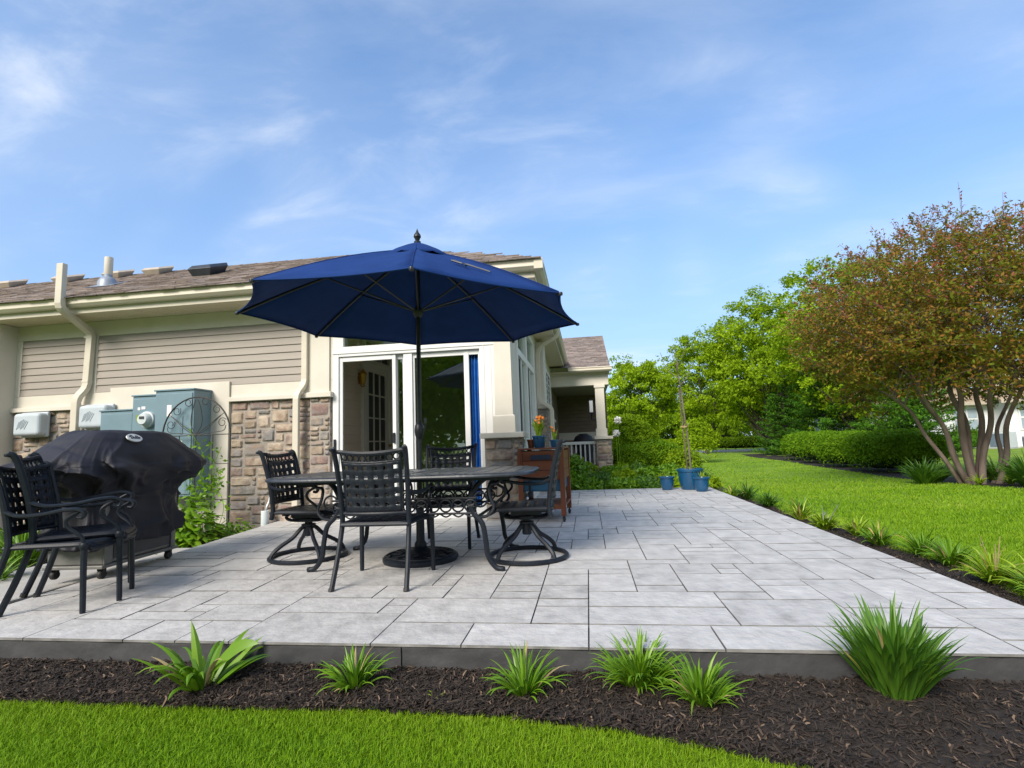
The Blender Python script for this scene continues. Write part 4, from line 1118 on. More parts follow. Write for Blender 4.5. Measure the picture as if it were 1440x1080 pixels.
# conduit and white pipe at the foot of the wall
t = thing('drain_pipe', 'short white plastic pipe with a grey conduit standing by the stone wall', 'pipe', (-4.42, 6.82, -.13))
mb = MB(); mb.lathe([(.052, 0), (.052, .29), (.048, .295), (.044, .295), (.044, .2)], 20); mb.build('pipe', M_pvc, t, smooth=True, angle=35)
mb = MB(); mb.tube(catmull([(-.01, .04, .2), (-.01, .05, .32), (.01, .08, .42), (.02, .12, .62), (.02, .125, .80)], 5), .018, 8); mb.build('conduit', M_metalgrey, t, smooth=True)

# sliding glass door
DY = FY + .02
sdoor = bpy.data.objects.new('sliding_door', None); link(sdoor, hs)
fr = MB()
fr.box(-3.515, -3.43, DY - .05, DY + .10, .0, 2.33)        # left jamb
fr.box(-1.40, -1.195, DY - .05, DY + .10, .0, 2.33)       # right wide jamb
fr.box(-3.43, -1.40, DY - .05, DY + .10, 2.26, 2.33)       # head
fr.box(-3.43, -1.40, DY - .06, DY + .10, -.003, .045)         # sill
fr.box(-2.485, -2.36, DY - .03, DY + .05, .046, 2.259)         # fixed meeting post
frame = fr.build('door_frame', M_white, sdoor, bevel=.004)
mb = MB(); mb.box(-1.35, -1.335, DY - .056, DY - .049, .0, 2.33); mb.box(-1.255, -1.24, DY - .056, DY - .049, 0, 2.33); mb.box(-3.52, -1.19, DY - .062, DY - .052, 2.30, 2.345); mb.build('casing', M_white, frame, bevel=.003)
# sliding sash (left) and fixed panel (right)
def sash(name, x0, x1, y, gl, st=.055, botr=.10):
    mb = MB(); mb.box(x0, x0 + st, y - .02, y + .02, .047, 2.255); mb.box(x1 - st, x1, y - .02, y + .02, .047, 2.255); mb.box(x0 + st, x1 - st, y - .02, y + .02, 2.19, 2.255); mb.box(x0 + st, x1 - st, y - .02, y + .02, .047, .047 + botr)
    s = mb.build(name, M_white, sdoor, bevel=.004)
    mb = MB(); mb.box(x0 + st, x1 - st, y - .004, y + .004, .047 + botr, 2.19); mb.build('pane', gl, s)
    return s
s1 = sash('screen_sash', -3.43, -2.60, DY - .005, G_screen, .05)
mb = MB(); mb.box(-2.643, -2.612, DY - .05, DY - .026, 1.02, 1.16); mb.box(-3.495, -3.465, DY - .075, DY - .052, .93, 1.10); mb.build('handle', M_black, s1, bevel=.004)
s1b = sash('glass_sash', -2.62, -2.485, DY + .045, G_pane, .03)
s2 = sash('fixed_panel', -2.36, -1.596, DY + .02, G_pane, .028)
s3 = sash('side_light', -1.5945, -1.40, DY + .02, G_screen, .028)
mb = MB(); mb.box(-1.63, -1.56, DY - .006, DY + .042, .048, 2.254); mb.build('stile', M_white, s2, bevel=.003)
# transom
mb = MB(); mb.box(-3.515, -1.195, DY - .05, DY + .1, 2.3455, 2.40); mb.box(-3.515, -1.195, DY - .05, DY + .1, 2.80, 2.859); mb.box(-3.515, -3.36, DY - .05, DY + .1, 2.40, 2.80); mb.box(-1.40, -1.195, DY - .05, DY + .1, 2.40, 2.80); mb.box(-2.46, -2.36, DY - .05, DY + .1, 2.40, 2.80)
tr_ = mb.build('transom_window', M_white, sdoor, bevel=.004)
mb = MB(); mb.box(-3.36, -2.46, DY, DY + .008, 2.40, 2.80); mb.box(-2.36, -1.40, DY, DY + .008, 2.40, 2.80); mb.build('pane', G_win, tr_)
# three-season room behind the door
mb = MB(); mb.box(-3.6, -1.1, FY + .16, 10.35, -.35, -.02); P('room_floor', mb, M_floorin)
mb = MB(); mb.box(-3.6, -1.1, FY + .165, 10.35, 2.92, 3.0); P('room_ceiling', mb, M_interior)
mb = MB(); mb.box(-3.598, -1.1, 10.30, 10.348, -.02, 2.92); P('room_back_wall', mb, M_interior)
M_roomsiding = mat('room_siding', [(.62, .50, .39), (.67, .54, .43)], .6, 4)
lap(FY + .20, 8.02, .12, 2.90, lambda u, z, d: Vector((-3.585 + d, u, z)), .135, m=M_roomsiding)
lap(9.28, 10.30, .12, 2.90, lambda u, z, d: Vector((-3.585 + d, u, z)), .135, m=M_roomsiding)
mb = MB(); mb.box(-3.60, -3.585, FY + .161, 10.30, -.02, 2.92); P('room_side_wall', mb, M_interior)
# french door in the room's side wall
fd = MB()
X0 = -3.585
fd.box(X0, X0 + .06, 8.03, 8.15, 0, 2.85); fd.box(X0, X0 + .06, 9.17, 9.28, 0, 2.85); fd.box(X0, X0 + .06, 8.15, 9.17, 2.36, 2.45); fd.box(X0, X0 + .06, 8.15, 9.17, 2.74, 2.85)
for y in (8.47, 8.81): fd.box(X0, X0 + .05, y, y + .03, 2.45, 2.74)
fd.box(X0, X0 + .045, 8.15, 8.27, 0.02, 2.36); fd.box(X0, X0 + .045, 9.05, 9.17, .02, 2.36); fd.box(X0, X0 + .045, 8.27, 9.05, 2.24, 2.36); fd.box(X0, X0 + .045, 8.27, 9.05, .02, .28)
for y in (8.52, 8.78): fd.box(X0, X0 + .035, y, y + .022, .28, 2.24)
for k in range(1, 5): fd.box(X0, X0 + .034, 8.27, 9.05, .28 + k * .392, .28 + k * .392 + .022)
fdo = P('french_door', fd, M_cream, bevel=.003)
mb = MB(); mb.box(X0 - .0, X0 + .012, 8.15, 9.17, .28, 2.74); mb.build('pane', M_slate, fdo)
mb = MB(); mb.lathe([(.001, -.02), (.022, -.02), (.026, 0), (.022, .02), (.001, .022)], 12, M=Matrix.Translation((X0 + .085, 9.11, 1.0)) @ Matrix.Rotation(R(90), 4, 'Y')); mb.build('knob', M_brass, fdo, smooth=True)
lan = thing('wall_lantern', 'brass wall lantern beside the french door inside the room', 'lantern', (-3.51, 7.97, 2.08))
mb = MB(); mb.lathe([(.001, -.1), (.04, -.09), (.055, -.02), (.065, .06), (.075, .07), (.03, .12), (.008, .15), (.001, .16)], 8); mb.build('lantern_body', M_brass, lan)
mb = MB(); mb.tube(catmull([(-.055, 0, .0), (-.03, 0, -.12), (.03, 0, -.13), (.0, 0, -.08)], 4), .01, 6); mb.box(-.066, -.054, -.05, .05, -.09, .08); mb.build('bracket', M_brass, lan, smooth=True, angle=35)
# curtain
mb = MB()
def cf(u, v):
    z = lerp(.06, 2.20, v)
    return Vector((lerp(-1.62, -1.415, u) + .012 * math.sin(v * 9 + u * 5) * (1 - v), FY + .105 + .022 * math.sin(u * 2 * PI * 4.5 + .6 * math.sin(v * 4)), z))
mb.grid(cf, np.linspace(0, 1, 60), np.linspace(0, 1, 14))
tag(mb.build('curtain', M_curtain, smooth=True, solid=.003), 'royal blue pleated curtain hanging behind the sliding door glass', 'curtain')

# right wall windows (two tall units with transoms)
def rwin(y0, y1, idx):
    mb = MB(); xw = -.975
    for a, b in ((y0, y0 + .075), (y1 - .075, y1)): mb.box(xw - .07, xw + .05, a, b, .10, 2.86)
    for a, b in ((.10, .18), (2.23, 2.33), (2.78, 2.86)): mb.box(xw - .07, xw + .05, y0 + .075, y1 - .075, a, b)
    o = mb.build('window', M_white, hs, bevel=.004)
    mb = MB(); mb.box(xw - .01, xw - .002, y0 + .075, y1 - .075, .18, 2.23); mb.box(xw - .01, xw - .002, y0 + .075, y1 - .075, 2.33, 2.78); mb.build('pane', G_win, o)
    mb = MB(); ym = (y0 + y1) / 2; mb.box(xw - .03, xw + .03, ym - .035, ym + .035, .18, 2.23); mb.build('mullion', M_white, o, bevel=.003)
    mb = MB(); mb.box(xw + .003, xw + .012, y0 + .08, ym - .037, .185, 2.225); mb.build('insect_screen', M_black2, o)
rwin(7.38, 8.58, 0); rwin(8.58, 9.78, 1)
# pier on the right wall with ledge, more wall details further back
pr_ = MB(); pr_.box(-.949, -.76, 10.45, 11.15, -.3, 1.62); pier = P('pier', pr_, M_mortar)
stones(-.949, -.76, -.1, 1.615, fplane(10.449), 31, pier, unit=.08); stones(10.45, 11.15, -.1, 1.615, rplane(-.759), 32, pier, unit=.08)
mb = MB(); mb.box(-.949, -.70, 10.38, 11.22, 1.622, 1.70); P('ledge', mb, M_cream, bevel=.008)
mb = MB(); mb.box(-.949, -.80, 10.5, 11.1, 1.701, 2.98); P('pilaster', mb, M_cream, bevel=.004)
d3 = spout([(-.47, 10.3, 3.12), (-.50, 10.3, 3.02), (-.83, 10.33, 2.86), (-.90, 10.33, 2.70), (-.90, 10.33, 1.78), (-.66, 10.33, 1.62), (-.66, 10.33, 0)], .075, .06)
stones(11.4, 14.9, -.25, 1.5, rplane(-.949), 33, hs, unit=.085)
mb = MB(); mb.box(-.949, -.85, 11.3, 14.95, 1.502, 1.57); P('ledge', mb, M_cream, bevel=.006)
mb = MB()
y0, y1, z0, z1 = 12.4, 14.0, 1.75, 2.72
mb.box(-.949, -.90, y0, y0 + .09, z0, z1); mb.box(-.949, -.90, y1 - .09, y1, z0, z1); mb.box(-.949, -.90, y0 + .09, y1 - .09, z0, z0 + .09); mb.box(-.949, -.90, y0 + .09, y1 - .09, z1 - .09, z1)
for k in range(1, 6): mb.box(-.947, -.915, y0 + .09, y1 - .09, z0 + .06 + k * .145, z0 + .085 + k * .145)
mb.box(-.947, -.912, 13.18, 13.22, z0 + .09, z1 - .09)
wv = P('window', mb, M_white, bevel=.003)
mb = MB(); mb.box(-.948, -.935, y0 + .09, y1 - .09, z0 + .09, z1 - .09); mb.build('pane', M_slate, wv)

# porch at the back corner
PYF = 15.0
mb = MB(); mb.box(-.95, .66, PYF - .12, PYF + .12, 2.50, 2.80); mb.box(-.95, .70, PYF - .15, PYF + .15, 2.80, 2.93); mb.box(.42, .64, PYF + .12, 18, 2.50, 2.93)
P('porch_beam', mb, M_cream, bevel=.006)
pr_ = MB(); pr_.box(.24, .64, PYF - .2, PYF + .2, -.5, .985); pier = P('pier', pr_, M_mortar)
stones(.24, .64, -.35, .98, fplane(PYF - .201), 41, pier, unit=.085); stones(PYF - .2, PYF + .2, -.35, .98, rplane(.641), 42, pier, unit=.085)
mb = MB(); mb.box(.19, .70, PYF - .27, PYF + .27, .987, 1.07); P('ledge', mb, M_cream, bevel=.008)
mb = MB()
mb.box(.245, .555, PYF - .155, PYF + .155, 1.071, 1.28); mb.box(.275, .525, PYF - .125, PYF + .125, 1.28, 2.42); mb.box(.25, .55, PYF - .15, PYF + .15, 2.42, 2.4995)
P('porch_column', mb, M_cream, bevel=.006)
mb = MB(); mb.box(-.90, .235, PYF - .05, PYF + .05, .86, .94); mb.box(-.90, .235, PYF - .03, PYF + .03, -.22, -.14)
rl = P('railing', mb, M_white, bevel=.005)
for k in range(9):
    x = -.83 + k * .125; mb = MB(); mb.box(x - .02, x + .02, PYF - .02, PYF + .02, -.14, .86); mb.build('baluster', M_white, rl)
mb = MB(); mb.box(-.95, .66, PYF - .1, 18.2, -.55, -.24); P('porch_floor', mb, M_pad)
mb = MB(); mb.box(-.95, .66, PYF - .05, 18.2, 2.505, 2.53); P('porch_ceiling', mb, M_siding)
mb = MB(); mb.box(-1.0, .70, 18.2, 18.35, -.5, 3.2); mb.box(-1.05, -.951, 15.2, 18.2, -.5, 3.0); M_porch = mat('porch_siding', [(.15, .108, .08), (.18, .13, .098)], .6, 4)
bw = P('porch_wall', mb, M_porch)
lap(-.95, .42, 1.25, 2.5, fplane(18.199), .12, bw, m=M_porch)
stones(-.95, .42, -.24, 1.0, fplane(18.199), 44, bw, unit=.09)
mb = MB(); mb.box(-.95, .42, 18.13, 18.199, 1.0, 1.25); mb.box(.42, .62, 18.10, 18.199, -.24, 2.5); mb.build('trim_board', M_cream, bw)
RY1 = 18.3; RZ1 = 4.56
mb = MB(); pe = [(-1.2, PYF - .38, 2.985), (.72, PYF - .38, 2.985), (.66, RY1, RZ1), (-1.9, RY1, RZ1), (.72, 21, 3.2), (-1.9, 21, 3.2)]
mb.add(pe, [(0, 1, 2, 3), (3, 2, 4, 5)])
pe2 = [(x, y, z - .05) for x, y, z in pe]; mb.add([pe[1], pe[2], pe2[2], pe2[1]], [(0, 3, 2, 1)])
prf = P('porch_roof', mb, M_shingle)
sl = Vector((0, RY1 - PYF + .40, RZ1 - 2.98)); shingles((-2.0, PYF - .40, 2.98), (1, 0, 0), sl, 2.70, sl.length, lambda x, y: x < 2.71 and x > .75 - .35 * y, 15, prf)
gp2 = [(0, .135), (-.11, .135), (-.117, .115), (-.10, .095), (-.105, .045), (-.065, .005), (0, 0)]
mb = MB(); mb.prism([(-.44, PYF - .30 + y, 2.85 + z) for y, z in gp2], (1.20, 0, 0)); mb.build('gutter', M_gutter, prf, bevel=.004)
mb = MB(); mb.box(-.95, .715, PYF - .298, PYF - .152, 2.86, 2.89); mb.build('soffit', M_soffit, prf)
# porch lamp, covered grill on the porch
lp = thing('porch_lamp', 'small glass wall lamp on the porch behind the column', 'lamp', (.15, PYF + .12, 1.75))
mb = MB(); mb.box(-.05, .05, -.05, .05, -.0, .34); mb.build('lamp_glass', M_lamp, lp, bevel=.01)
mb = MB(); mb.box(-.06, .06, -.06, .06, .34, .37); mb.box(-.06, .06, -.06, .06, -.03, 0.0); mb.tube([(0, 0, -.03), (0, .02, -.2), (.12, .02, -.2)], .02, 6); mb.build('lamp_bracket', M_black, lp)
pg = thing('porch_grill', 'small black covered kettle on the shaded porch behind the railing', 'grill', (-.12, 16.2, -.24))
mb = MB(); mb.lathe([(.001, 1.42), (.12, 1.41), (.25, 1.33), (.31, 1.2), (.32, 1.05), (.27, .9), (.24, .5), (.26, .35), (.001, .35)], 20); mb.build('grill_cover', M_cover, pg, smooth=True)
mb = MB()
for k in range(3): mb.tube([(math.cos(k * 2.1) * .18, math.sin(k * 2.1) * .18, .4), (math.cos(k * 2.1) * .26, math.sin(k * 2.1) * .26, 0)], .015, 6)
mb.build('leg', M_black, pg)

# ------------------------------------------------------------------ boxes on the wall
def cabinet(loc, w_, d_, h_, label, m=M_teal, extra=None):
    t = thing('electrical_cabinet', label, 'cabinet', loc, 0, 'teal electrical cabinets on the wall')
    mb = MB(); mb.box(-w_ / 2, w_ / 2, -d_, 0, 0, h_); mb.build('body', m, t, bevel=.008)
    mb = MB(); mb.box(-w_ / 2 - .012, w_ / 2 + .012, -d_ - .02, .0, h_ + .0005, h_ + .022); mb.build('rain_hood', m, t, bevel=.004)
    mb = MB(); mb.box(-w_ / 2 + .02, w_ / 2 - .02, -d_ - .014, -d_ - .0005, .03, h_ - .04); dr = mb.build('cabinet_door', m, t, bevel=.005)
    if extra: extra(t, dr, w_, d_, h_)
    return t
def ex_big(t, dr, w_, d_, h_):
    mb = MB(); mb.box(w_ / 2 - .19, w_ / 2 - .15, -d_ - .022, -d_ - .0145, 1.30 - .45, 1.55 - .45); mb.build('pane_seam', M_teal, dr)
    mb = MB(); mb.box(-.10, -.03, -d_ - .018, -d_ - .0142, h_ - .36, h_ - .2); mb.build('warning_label', M_badge, dr)
    mb = MB(); mb.box(.02, .15, -d_ - .018, -d_ - .0142, .68, .76); mb.build('warning_label', M_badge, dr)
    mb = MB(); mb.box(.045, .075, -d_ - .0195, -d_ - .0182, .70, .74); mb.box(.09, .13, -d_ - .0195, -d_ - .0182, .705, .735); mb.build('label_print', M_ink, dr)
    mb = MB(); mb.box(-w_ / 2 + .05, -w_ / 2 + .075, -d_ - .05, -d_ - .0145, .7, .82); mb.build('latch', M_metalgrey, dr, bevel=.004)
def ex_meter(t, dr, w_, d_, h_):
    mb = MB(); Mm = Matrix.Translation((.06, -d_ - .014, h_ - .34)) @ Matrix.Rotation(R(90), 4, 'X')
    mb.lathe([(.001, .0), (.115, .0), (.115, .045), (.095, .05), (.088, .10), (.07, .125), (.001, .13)], 28, M=Mm); mt = mb.build('meter', M_meter, t, smooth=True, angle=30)
    mb = MB(); mb.box(.03, .10, -d_ - .152, -d_ - .1445, h_ - .335, h_ - .300); mb.build('display', M_ink, mt)
    mb = MB(); mb.box(-.12, -.08, -d_ - .018, -d_ - .0142, h_ - .20, h_ - .16); mb.box(-.06, .0, -d_ - .018, -d_ - .0142, h_ - .19, h_ - .15); mb.build('warning_label', M_badge, dr)
    mb = MB(); mb.box(-.14, -.07, -d_ - .018, -d_ - .0142, h_ - .36, h_ - .27); mb.build('warning_sticker', M_straplime, dr)
cabinet((-5.67, 6.945, .40), .60, .34, 1.46, 'tallest teal steel cabinet, deep, beside the stone wall', extra=ex_big)
cabinet((-6.22, 6.945, .65), .44, .22, 1.17, 'teal cabinet carrying the round glass meter', extra=ex_meter)
cabinet((-6.72, 6.945, 1.02), .55, .18, .61, 'low teal cabinet between the grey box and the meter cabinet')
def telebox(loc, label):
    t = thing('utility_box', label, 'utility box', loc, 0, 'grey plastic utility boxes on the wall')
    mb = MB(); mb.box(-.23, .23, -.17, 0, 0, .34); b = mb.build('box_cover', M_greybox, t, bevel=.05, seg=4)
    mb = MB()
    for k in range(7): mb.tube([(-.11 + k * .026, -.173, .25 - abs(k - 3) * .012), (-.15 + k * .022, -.173, .10 + (k % 3) * .012)], .005, 4)
    mb.build('embossed_rib', M_greybox, b)
    mb = MB(); mb.box(-.24, .24, -.05, -.001, -.02, .36); mb.build('box_back', M_greybox, t, bevel=.02)
telebox((-8.28, 6.95, 1.33), 'pale grey plastic utility box nearest the corner of the wing')
telebox((-7.16, 6.94, 1.40), 'pale grey utility box between the downspout and the low teal cabinet')

# ------------------------------------------------------------------ trellis
tr = thing('garden_trellis', 'arched black wire trellis with scrolls in front of the teal cabinet', 'trellis', (-5.24, 6.50, -.12))
hw, zs, zt = .505, 1.34, 1.86
mb = MB()
arch = [(-hw, 0, 0), (-hw, 0, zs)] + [(-hw * math.cos(a), 0, zs + (zt - zs) * math.sin(a)) for a in np.linspace(.12, PI - .12, 18)] + [(hw, 0, zs), (hw, 0, 0)]
mb.tube(arch, .0105, 7); mb.build('arch_frame', M_iron, tr, smooth=True)
mb = MB(); mb.tube([(-hw, 0, zs), (hw, 0, zs)], .007, 6)
for x in (-.25, 0, .25): mb.tube([(x, 0, zs), (x, 0, .02)], .006, 6)
for z in (.95, .48): mb.tube([(-hw, 0, z), (hw, 0, z)], .005, 5)
mb.build('wire_grid', M_iron, tr, smooth=True)
mb = MB()
def spiral(c, r0, turns, a0, sgn):
    return [(c[0] + math.cos(a0 + sgn * t * 2 * PI * turns) * r0 * (1 - .55 * t), 0, c[1] + math.sin(a0 + sgn * t * 2 * PI * turns) * r0 * (1 - .55 * t)) for t in np.linspace(0, 1, 22)]
for s in (-1, 1):
    for c, r0 in (((s * .30, zs + .34), .062), ((s * .13, zs + .45), .06), ((s * .385, zs + .16), .065)):
        mb.tube(spiral(c, r0, 1.2, .6, s), .005, 5)
    mb.tube(catmull([(0, 0, zs), (s * .08, 0, zs + .15), (s * .07, 0, zs + .33), (s * .02, 0, zs + .48)], 5), .005, 5)
    mb.tube(catmull([(0, 0, zs), (s * .16, 0, zs + .08), (s * .32, 0, zs + .22), (s * .42, 0, zs + .30)], 5), .005, 5)
    mb.tube(catmull([(0, 0, zs), (s * .2, 0, zs + .14), (s * .36, 0, zs + .26)], 5), .005, 5)
    mb.tube(catmull([(0, 0, zs), (s * .2, 0, zs + .03), (s * .40, 0, zs + .05), (s * .44, 0, zs + .12)], 5), .005, 5)
mb.build('scroll', M_iron, tr, smooth=True)
#@@PART4
# ------------------------------------------------------------------ plants
def strap_plant(loc, label, n, L_, w_, seed, m=None, spread=1.0, cat='plant', name='daylily', group=None, up=1.0, dry=0, rz=0, foot=.16):
    rd = random.Random(seed); mb = MB(); db = MB()
    for k in range(n):
        a = rd.uniform(0, 2 * PI); ring_ = rd.random() ** .6
        e0 = R(lerp(86, 48, ring_ * spread) + rd.uniform(-8, 8)); l = L_ * rd.uniform(.55, 1.1) * (1 - .12 * ring_); w = w_ * rd.uniform(.7, 1.2)
        base = Vector((math.cos(a), math.sin(a), 0)) * (ring_ * L_ * foot)
        p = base.copy(); e = e0; az = a + rd.uniform(-.4, .4); seg = 8; curl = rd.uniform(.35, 1.35) * spread / up; tw = rd.uniform(-.5, .5)
        vs2 = []
        for q in range(seg + 1):
            t = q / seg
            d = Vector((math.cos(az) * math.cos(e), math.sin(az) * math.cos(e), math.sin(e)))
            sd_ = Vector((-math.sin(az + tw * t), math.cos(az + tw * t), 0)); nn = sd_.cross(d)
            ww = w * (min(1, .55 + 1.6 * t) if t < .3 else 1) * (1 - max(0, (t - .45) / .55) ** 1.7) * .5 + .0004
            vs2 += [p - sd_ * ww + nn * ww * .45, p, p + sd_ * ww + nn * ww * .45]
            p = p + d * (l / seg); e -= curl * (.06 + .28 * t * t + .10 * t); az += tw * .05
            if p.z < .008: p.z = .008
        fs = []
        for q in range(seg):
            for c in (0, 1): fs.append((q * 3 + c, q * 3 + c + 1, q * 3 + c + 4, q * 3 + c + 3))
        (db if rd.random() < dry else mb).add(vs2, fs)
    t = thing(name, label, cat, loc, rz, group)
    mb.build('foliage', m or M_strap, t, smooth=True)
    if db.v: db.build('dry_blade', M_dry, t, smooth=True)
    return t
GF = 'clumps planted along the front bed'
strap_plant((-1.83, 2.36, -.125), 'broad-leaved lily clump with one wide leaf leaning right, leftmost in the front bed', 40, .33, .036, 51, M_strap, 1.15, name='lily', group=GF, dry=.06)
mb = MB()     # its one broad leaf leaning right
vs2 = []; 
for q in range(9):
    t_ = q / 8; c = Vector((.04 + .235 * t_, .0, .07 + .135 * math.sin(t_ * 1.75))); w_ = .027 * math.sin(PI * min(1, t_ * .93 + .06)) ** .7 + .001
    vs2 += [c + Vector((-.3, .3, .9)) * w_, c + Vector((0, -.2, -.2)) * w_ * .2, c + Vector((.3, -.5, -.8)) * w_]
mb.add(vs2, [(q * 3 + c, q * 3 + c + 1, q * 3 + c + 4, q * 3 + c + 3) for q in range(8) for c in (0, 1)])
lily = [o for o in bpy.data.objects if o.name.startswith('lily')][0]
mb.build('broad_leaf', M_strap, lily, smooth=True)
strap_plant((-1.10, 2.40, -.125), 'small lime daylily clump next to the broad-leaved lily, below the near armchair', 72, .22, .017, 52, M_strap, 1.15, group=GF, dry=.05)
strap_plant((-.325, 2.385, -.125), 'small upright daylily clump just right of the slab control joint', 70, .23, .015, 53, M_strap, 1.1, group=GF, dry=.03)
strap_plant((.175, 2.50, -.125), 'dense rounded daylily clump hard against the patio edge', 200, .25, .0135, 54, M_strap, 1.1, group=GF, foot=.26)
strap_plant((.405, 2.36, -.125), 'narrow-leaved clump in front and right of the dense rounded one', 120, .22, .013, 55, M_strap, 1.05, group=GF, dry=.02, foot=.22)
strap_plant((1.20, 2.49, -.125), 'largest dark green daylily in the bed, rising above the patio edge', 230, .385, .025, 56, M_strapdark, .62, group=GF, dry=.012, foot=.20)
strap_plant((-.70, 2.33, -.125), 'tiny yellowish seedling lying on the mulch', 5, .05, .012, 57, M_straplime, 1.3, name='seedling')
# strip along the right edge
GS = 'clumps in the strip along the right patio edge'
strip = [
 (2.57, 10.25, 40, .26, .020, M_straplime, 'lime green tuft beside the small overlapping planter, farthest in the strip'),
 (2.69, 9.75, 70, .34, .015, M_strapdark, 'dark spiky tuft second from the planters in the strip'),
 (2.64, 8.55, 80, .28, .014, M_strapdark, 'dark green rounded tuft standing alone near the lawn edge'),
 (2.59, 7.20, 34, .30, .016, M_straplime, 'lime tuft with a few orange dry blades in the strip'),
 (2.57, 6.45, 60, .24, .020, M_straplime, 'bright green leafy clump with grey flower spikes'),
 (2.67, 5.55, 46, .26, .016, M_strap, 'leaning grassy clump with yellow lower leaves in mid strip'),
 (2.79, 5.10, 60, .27, .013, M_strap, 'upright grassy tuft merging with the lawn edge'),
 (2.74, 4.20, 60, .27, .018, M_straplime, 'ragged daylily with tall pale dead stalks in the strip'),
 (2.81, 3.92, 50, .30, .018, M_straplime, 'yellow tinged daylily next to the ragged stalked one'),
 (2.73, 3.66, 56, .27, .020, M_strap, 'bright daylily nearest the camera in the right strip, cut by the frame'),
 (2.72, 6.05, 50, .24, .018, M_straplime, 'low lime clump between the grey-spiked clump and the leaning grassy clump'),
 (2.80, 4.75, 55, .25, .016, M_strap, 'soft grassy clump at the lawn edge before the ragged daylily'),
 (2.84, 7.9, 45, .24, .016, M_strap, 'small grassy clump between the rounded dark tuft and the orange-bladed tuft'),
]
for i, (x, y, n, l, w_, m, lb) in enumerate(strip):
    o = strap_plant((x, y, zg(x, y) + .025), lb, int(n * 2.0), l * 1.05, w_ * 1.15, 70 + i, m, 1.1, group=GS, dry=(.07 if i in (3, 5, 7, 8) else .02))
    if i in (4, 7):
        rd = random.Random(i); mb = MB()
        for k in range(7 if i == 4 else 9):
            a = rd.uniform(0, 6.28); l2 = rd.uniform(.20, .36); q = rd.uniform(.1, .6)
            d = Vector((math.cos(a) * q, math.sin(a) * q, 1)).normalized()
            mb.tube([d * .02, d * l2 * .5, d * l2 + Vector((0, 0, -.02))], lambda t: .0035 if t < .6 else .006 - .004 * t, 4)
        mb.build('flower_stalk', M_dry if i == 7 else M_metalgrey, o)
# irises round the tree
GI = 'iris clumps under the bronze tree'
for i, (x, y, n, l, lb) in enumerate([(7.15, 12.7, 230, .66, 'big iris clump at the hedge side of the tree foot'), (7.75, 13.3, 110, 0.59, 'iris clump directly behind the leftmost tree stems'), (8.5, 12.6, 130, 0.63, 'iris clump behind and right of the tree stems'), (8.1, 11.2, 240, .74, 'iris clump nearest the frame edge in front of the white house'), (8.9, 11.9, 120, 0.67, 'iris clump at the far right behind the nearest iris')]):
    strap_plant((x, y, zg(x, y) + .02), lb, n, l, .036, 90 + i, M_strapdark, .95, name='iris', group=GI)
for i, (x, y, lb) in enumerate([(7.72, 11.95, 'low lime seedling tuft at the foot of the tree stems'), (8.15, 11.75, 'low green tuft just right of the tree foot')]):
    strap_plant((x, y, zg(x, y) + .03), lb, 30, .25, .03, 100 + i, M_straplime, 1.2, name='tuft')
# left bed daylilies behind the armchairs
for i, (x, y, l, lb) in enumerate([(-5.9, 4.9, .62, 'tall daylily clump seen through the left armchair back'), (-5.1, 3.95, .42, 'daylily clump between the armchair legs and the grill pad'), (-6.6, 5.4, .6, 'daylily clump beyond the armchairs under the utility box'), (-6.3, 4.3, .6, 'daylily clump cut by the left picture edge')]):
    strap_plant((x, y, -.12), lb, 90, l, .026, 110 + i, M_strap, 1.0, group='daylilies behind the left armchairs')

def leaf_arrays(C, size, rg, asp=.55, upb=.35, outward=None, fold=.15):
    n = len(C)
    a = rg.normal(size=(n, 3)); a[:, 2] -= .15; a /= np.linalg.norm(a, axis=1)[:, None]
    nn = rg.normal(size=(n, 3)); nn[:, 2] += upb * 2.5
    if outward is not None: nn += outward * 1.3
    nn -= a * (nn * a).sum(1)[:, None]; nn /= (np.linalg.norm(nn, axis=1)[:, None] + 1e-6)
    b = np.cross(nn, a)
    L_ = (size * rg.uniform(.6, 1.25, n))[:, None]; W = L_ * asp
    V = np.stack([C, C + a * L_ * .45 + b * W * .5 + nn * W * fold, C + a * L_, C + a * L_ * .45 - b * W * .5 + nn * W * fold], 1)
    return V
def leaf_mesh(name, V, m, parent=None):
    n = V.shape[0]
    F = np.arange(n * 4).reshape(n, 4)
    return mesh_np(name, V, F, m, parent)
def noise3(P_, s, seed):
    r_ = np.random.default_rng(seed); out = np.zeros(len(P_))
    for k in range(5):
        d = r_.normal(size=3); d /= np.linalg.norm(d); out += np.sin((P_ @ d) * s * (1 + .5 * k) + r_.uniform(0, 6.28))
    return out / 5
def ball(rg, n):
    v = rg.normal(size=(n, 3)); v /= np.linalg.norm(v, axis=1)[:, None]
    return v * (rg.uniform(0, 1, n) ** (1 / 3))[:, None]

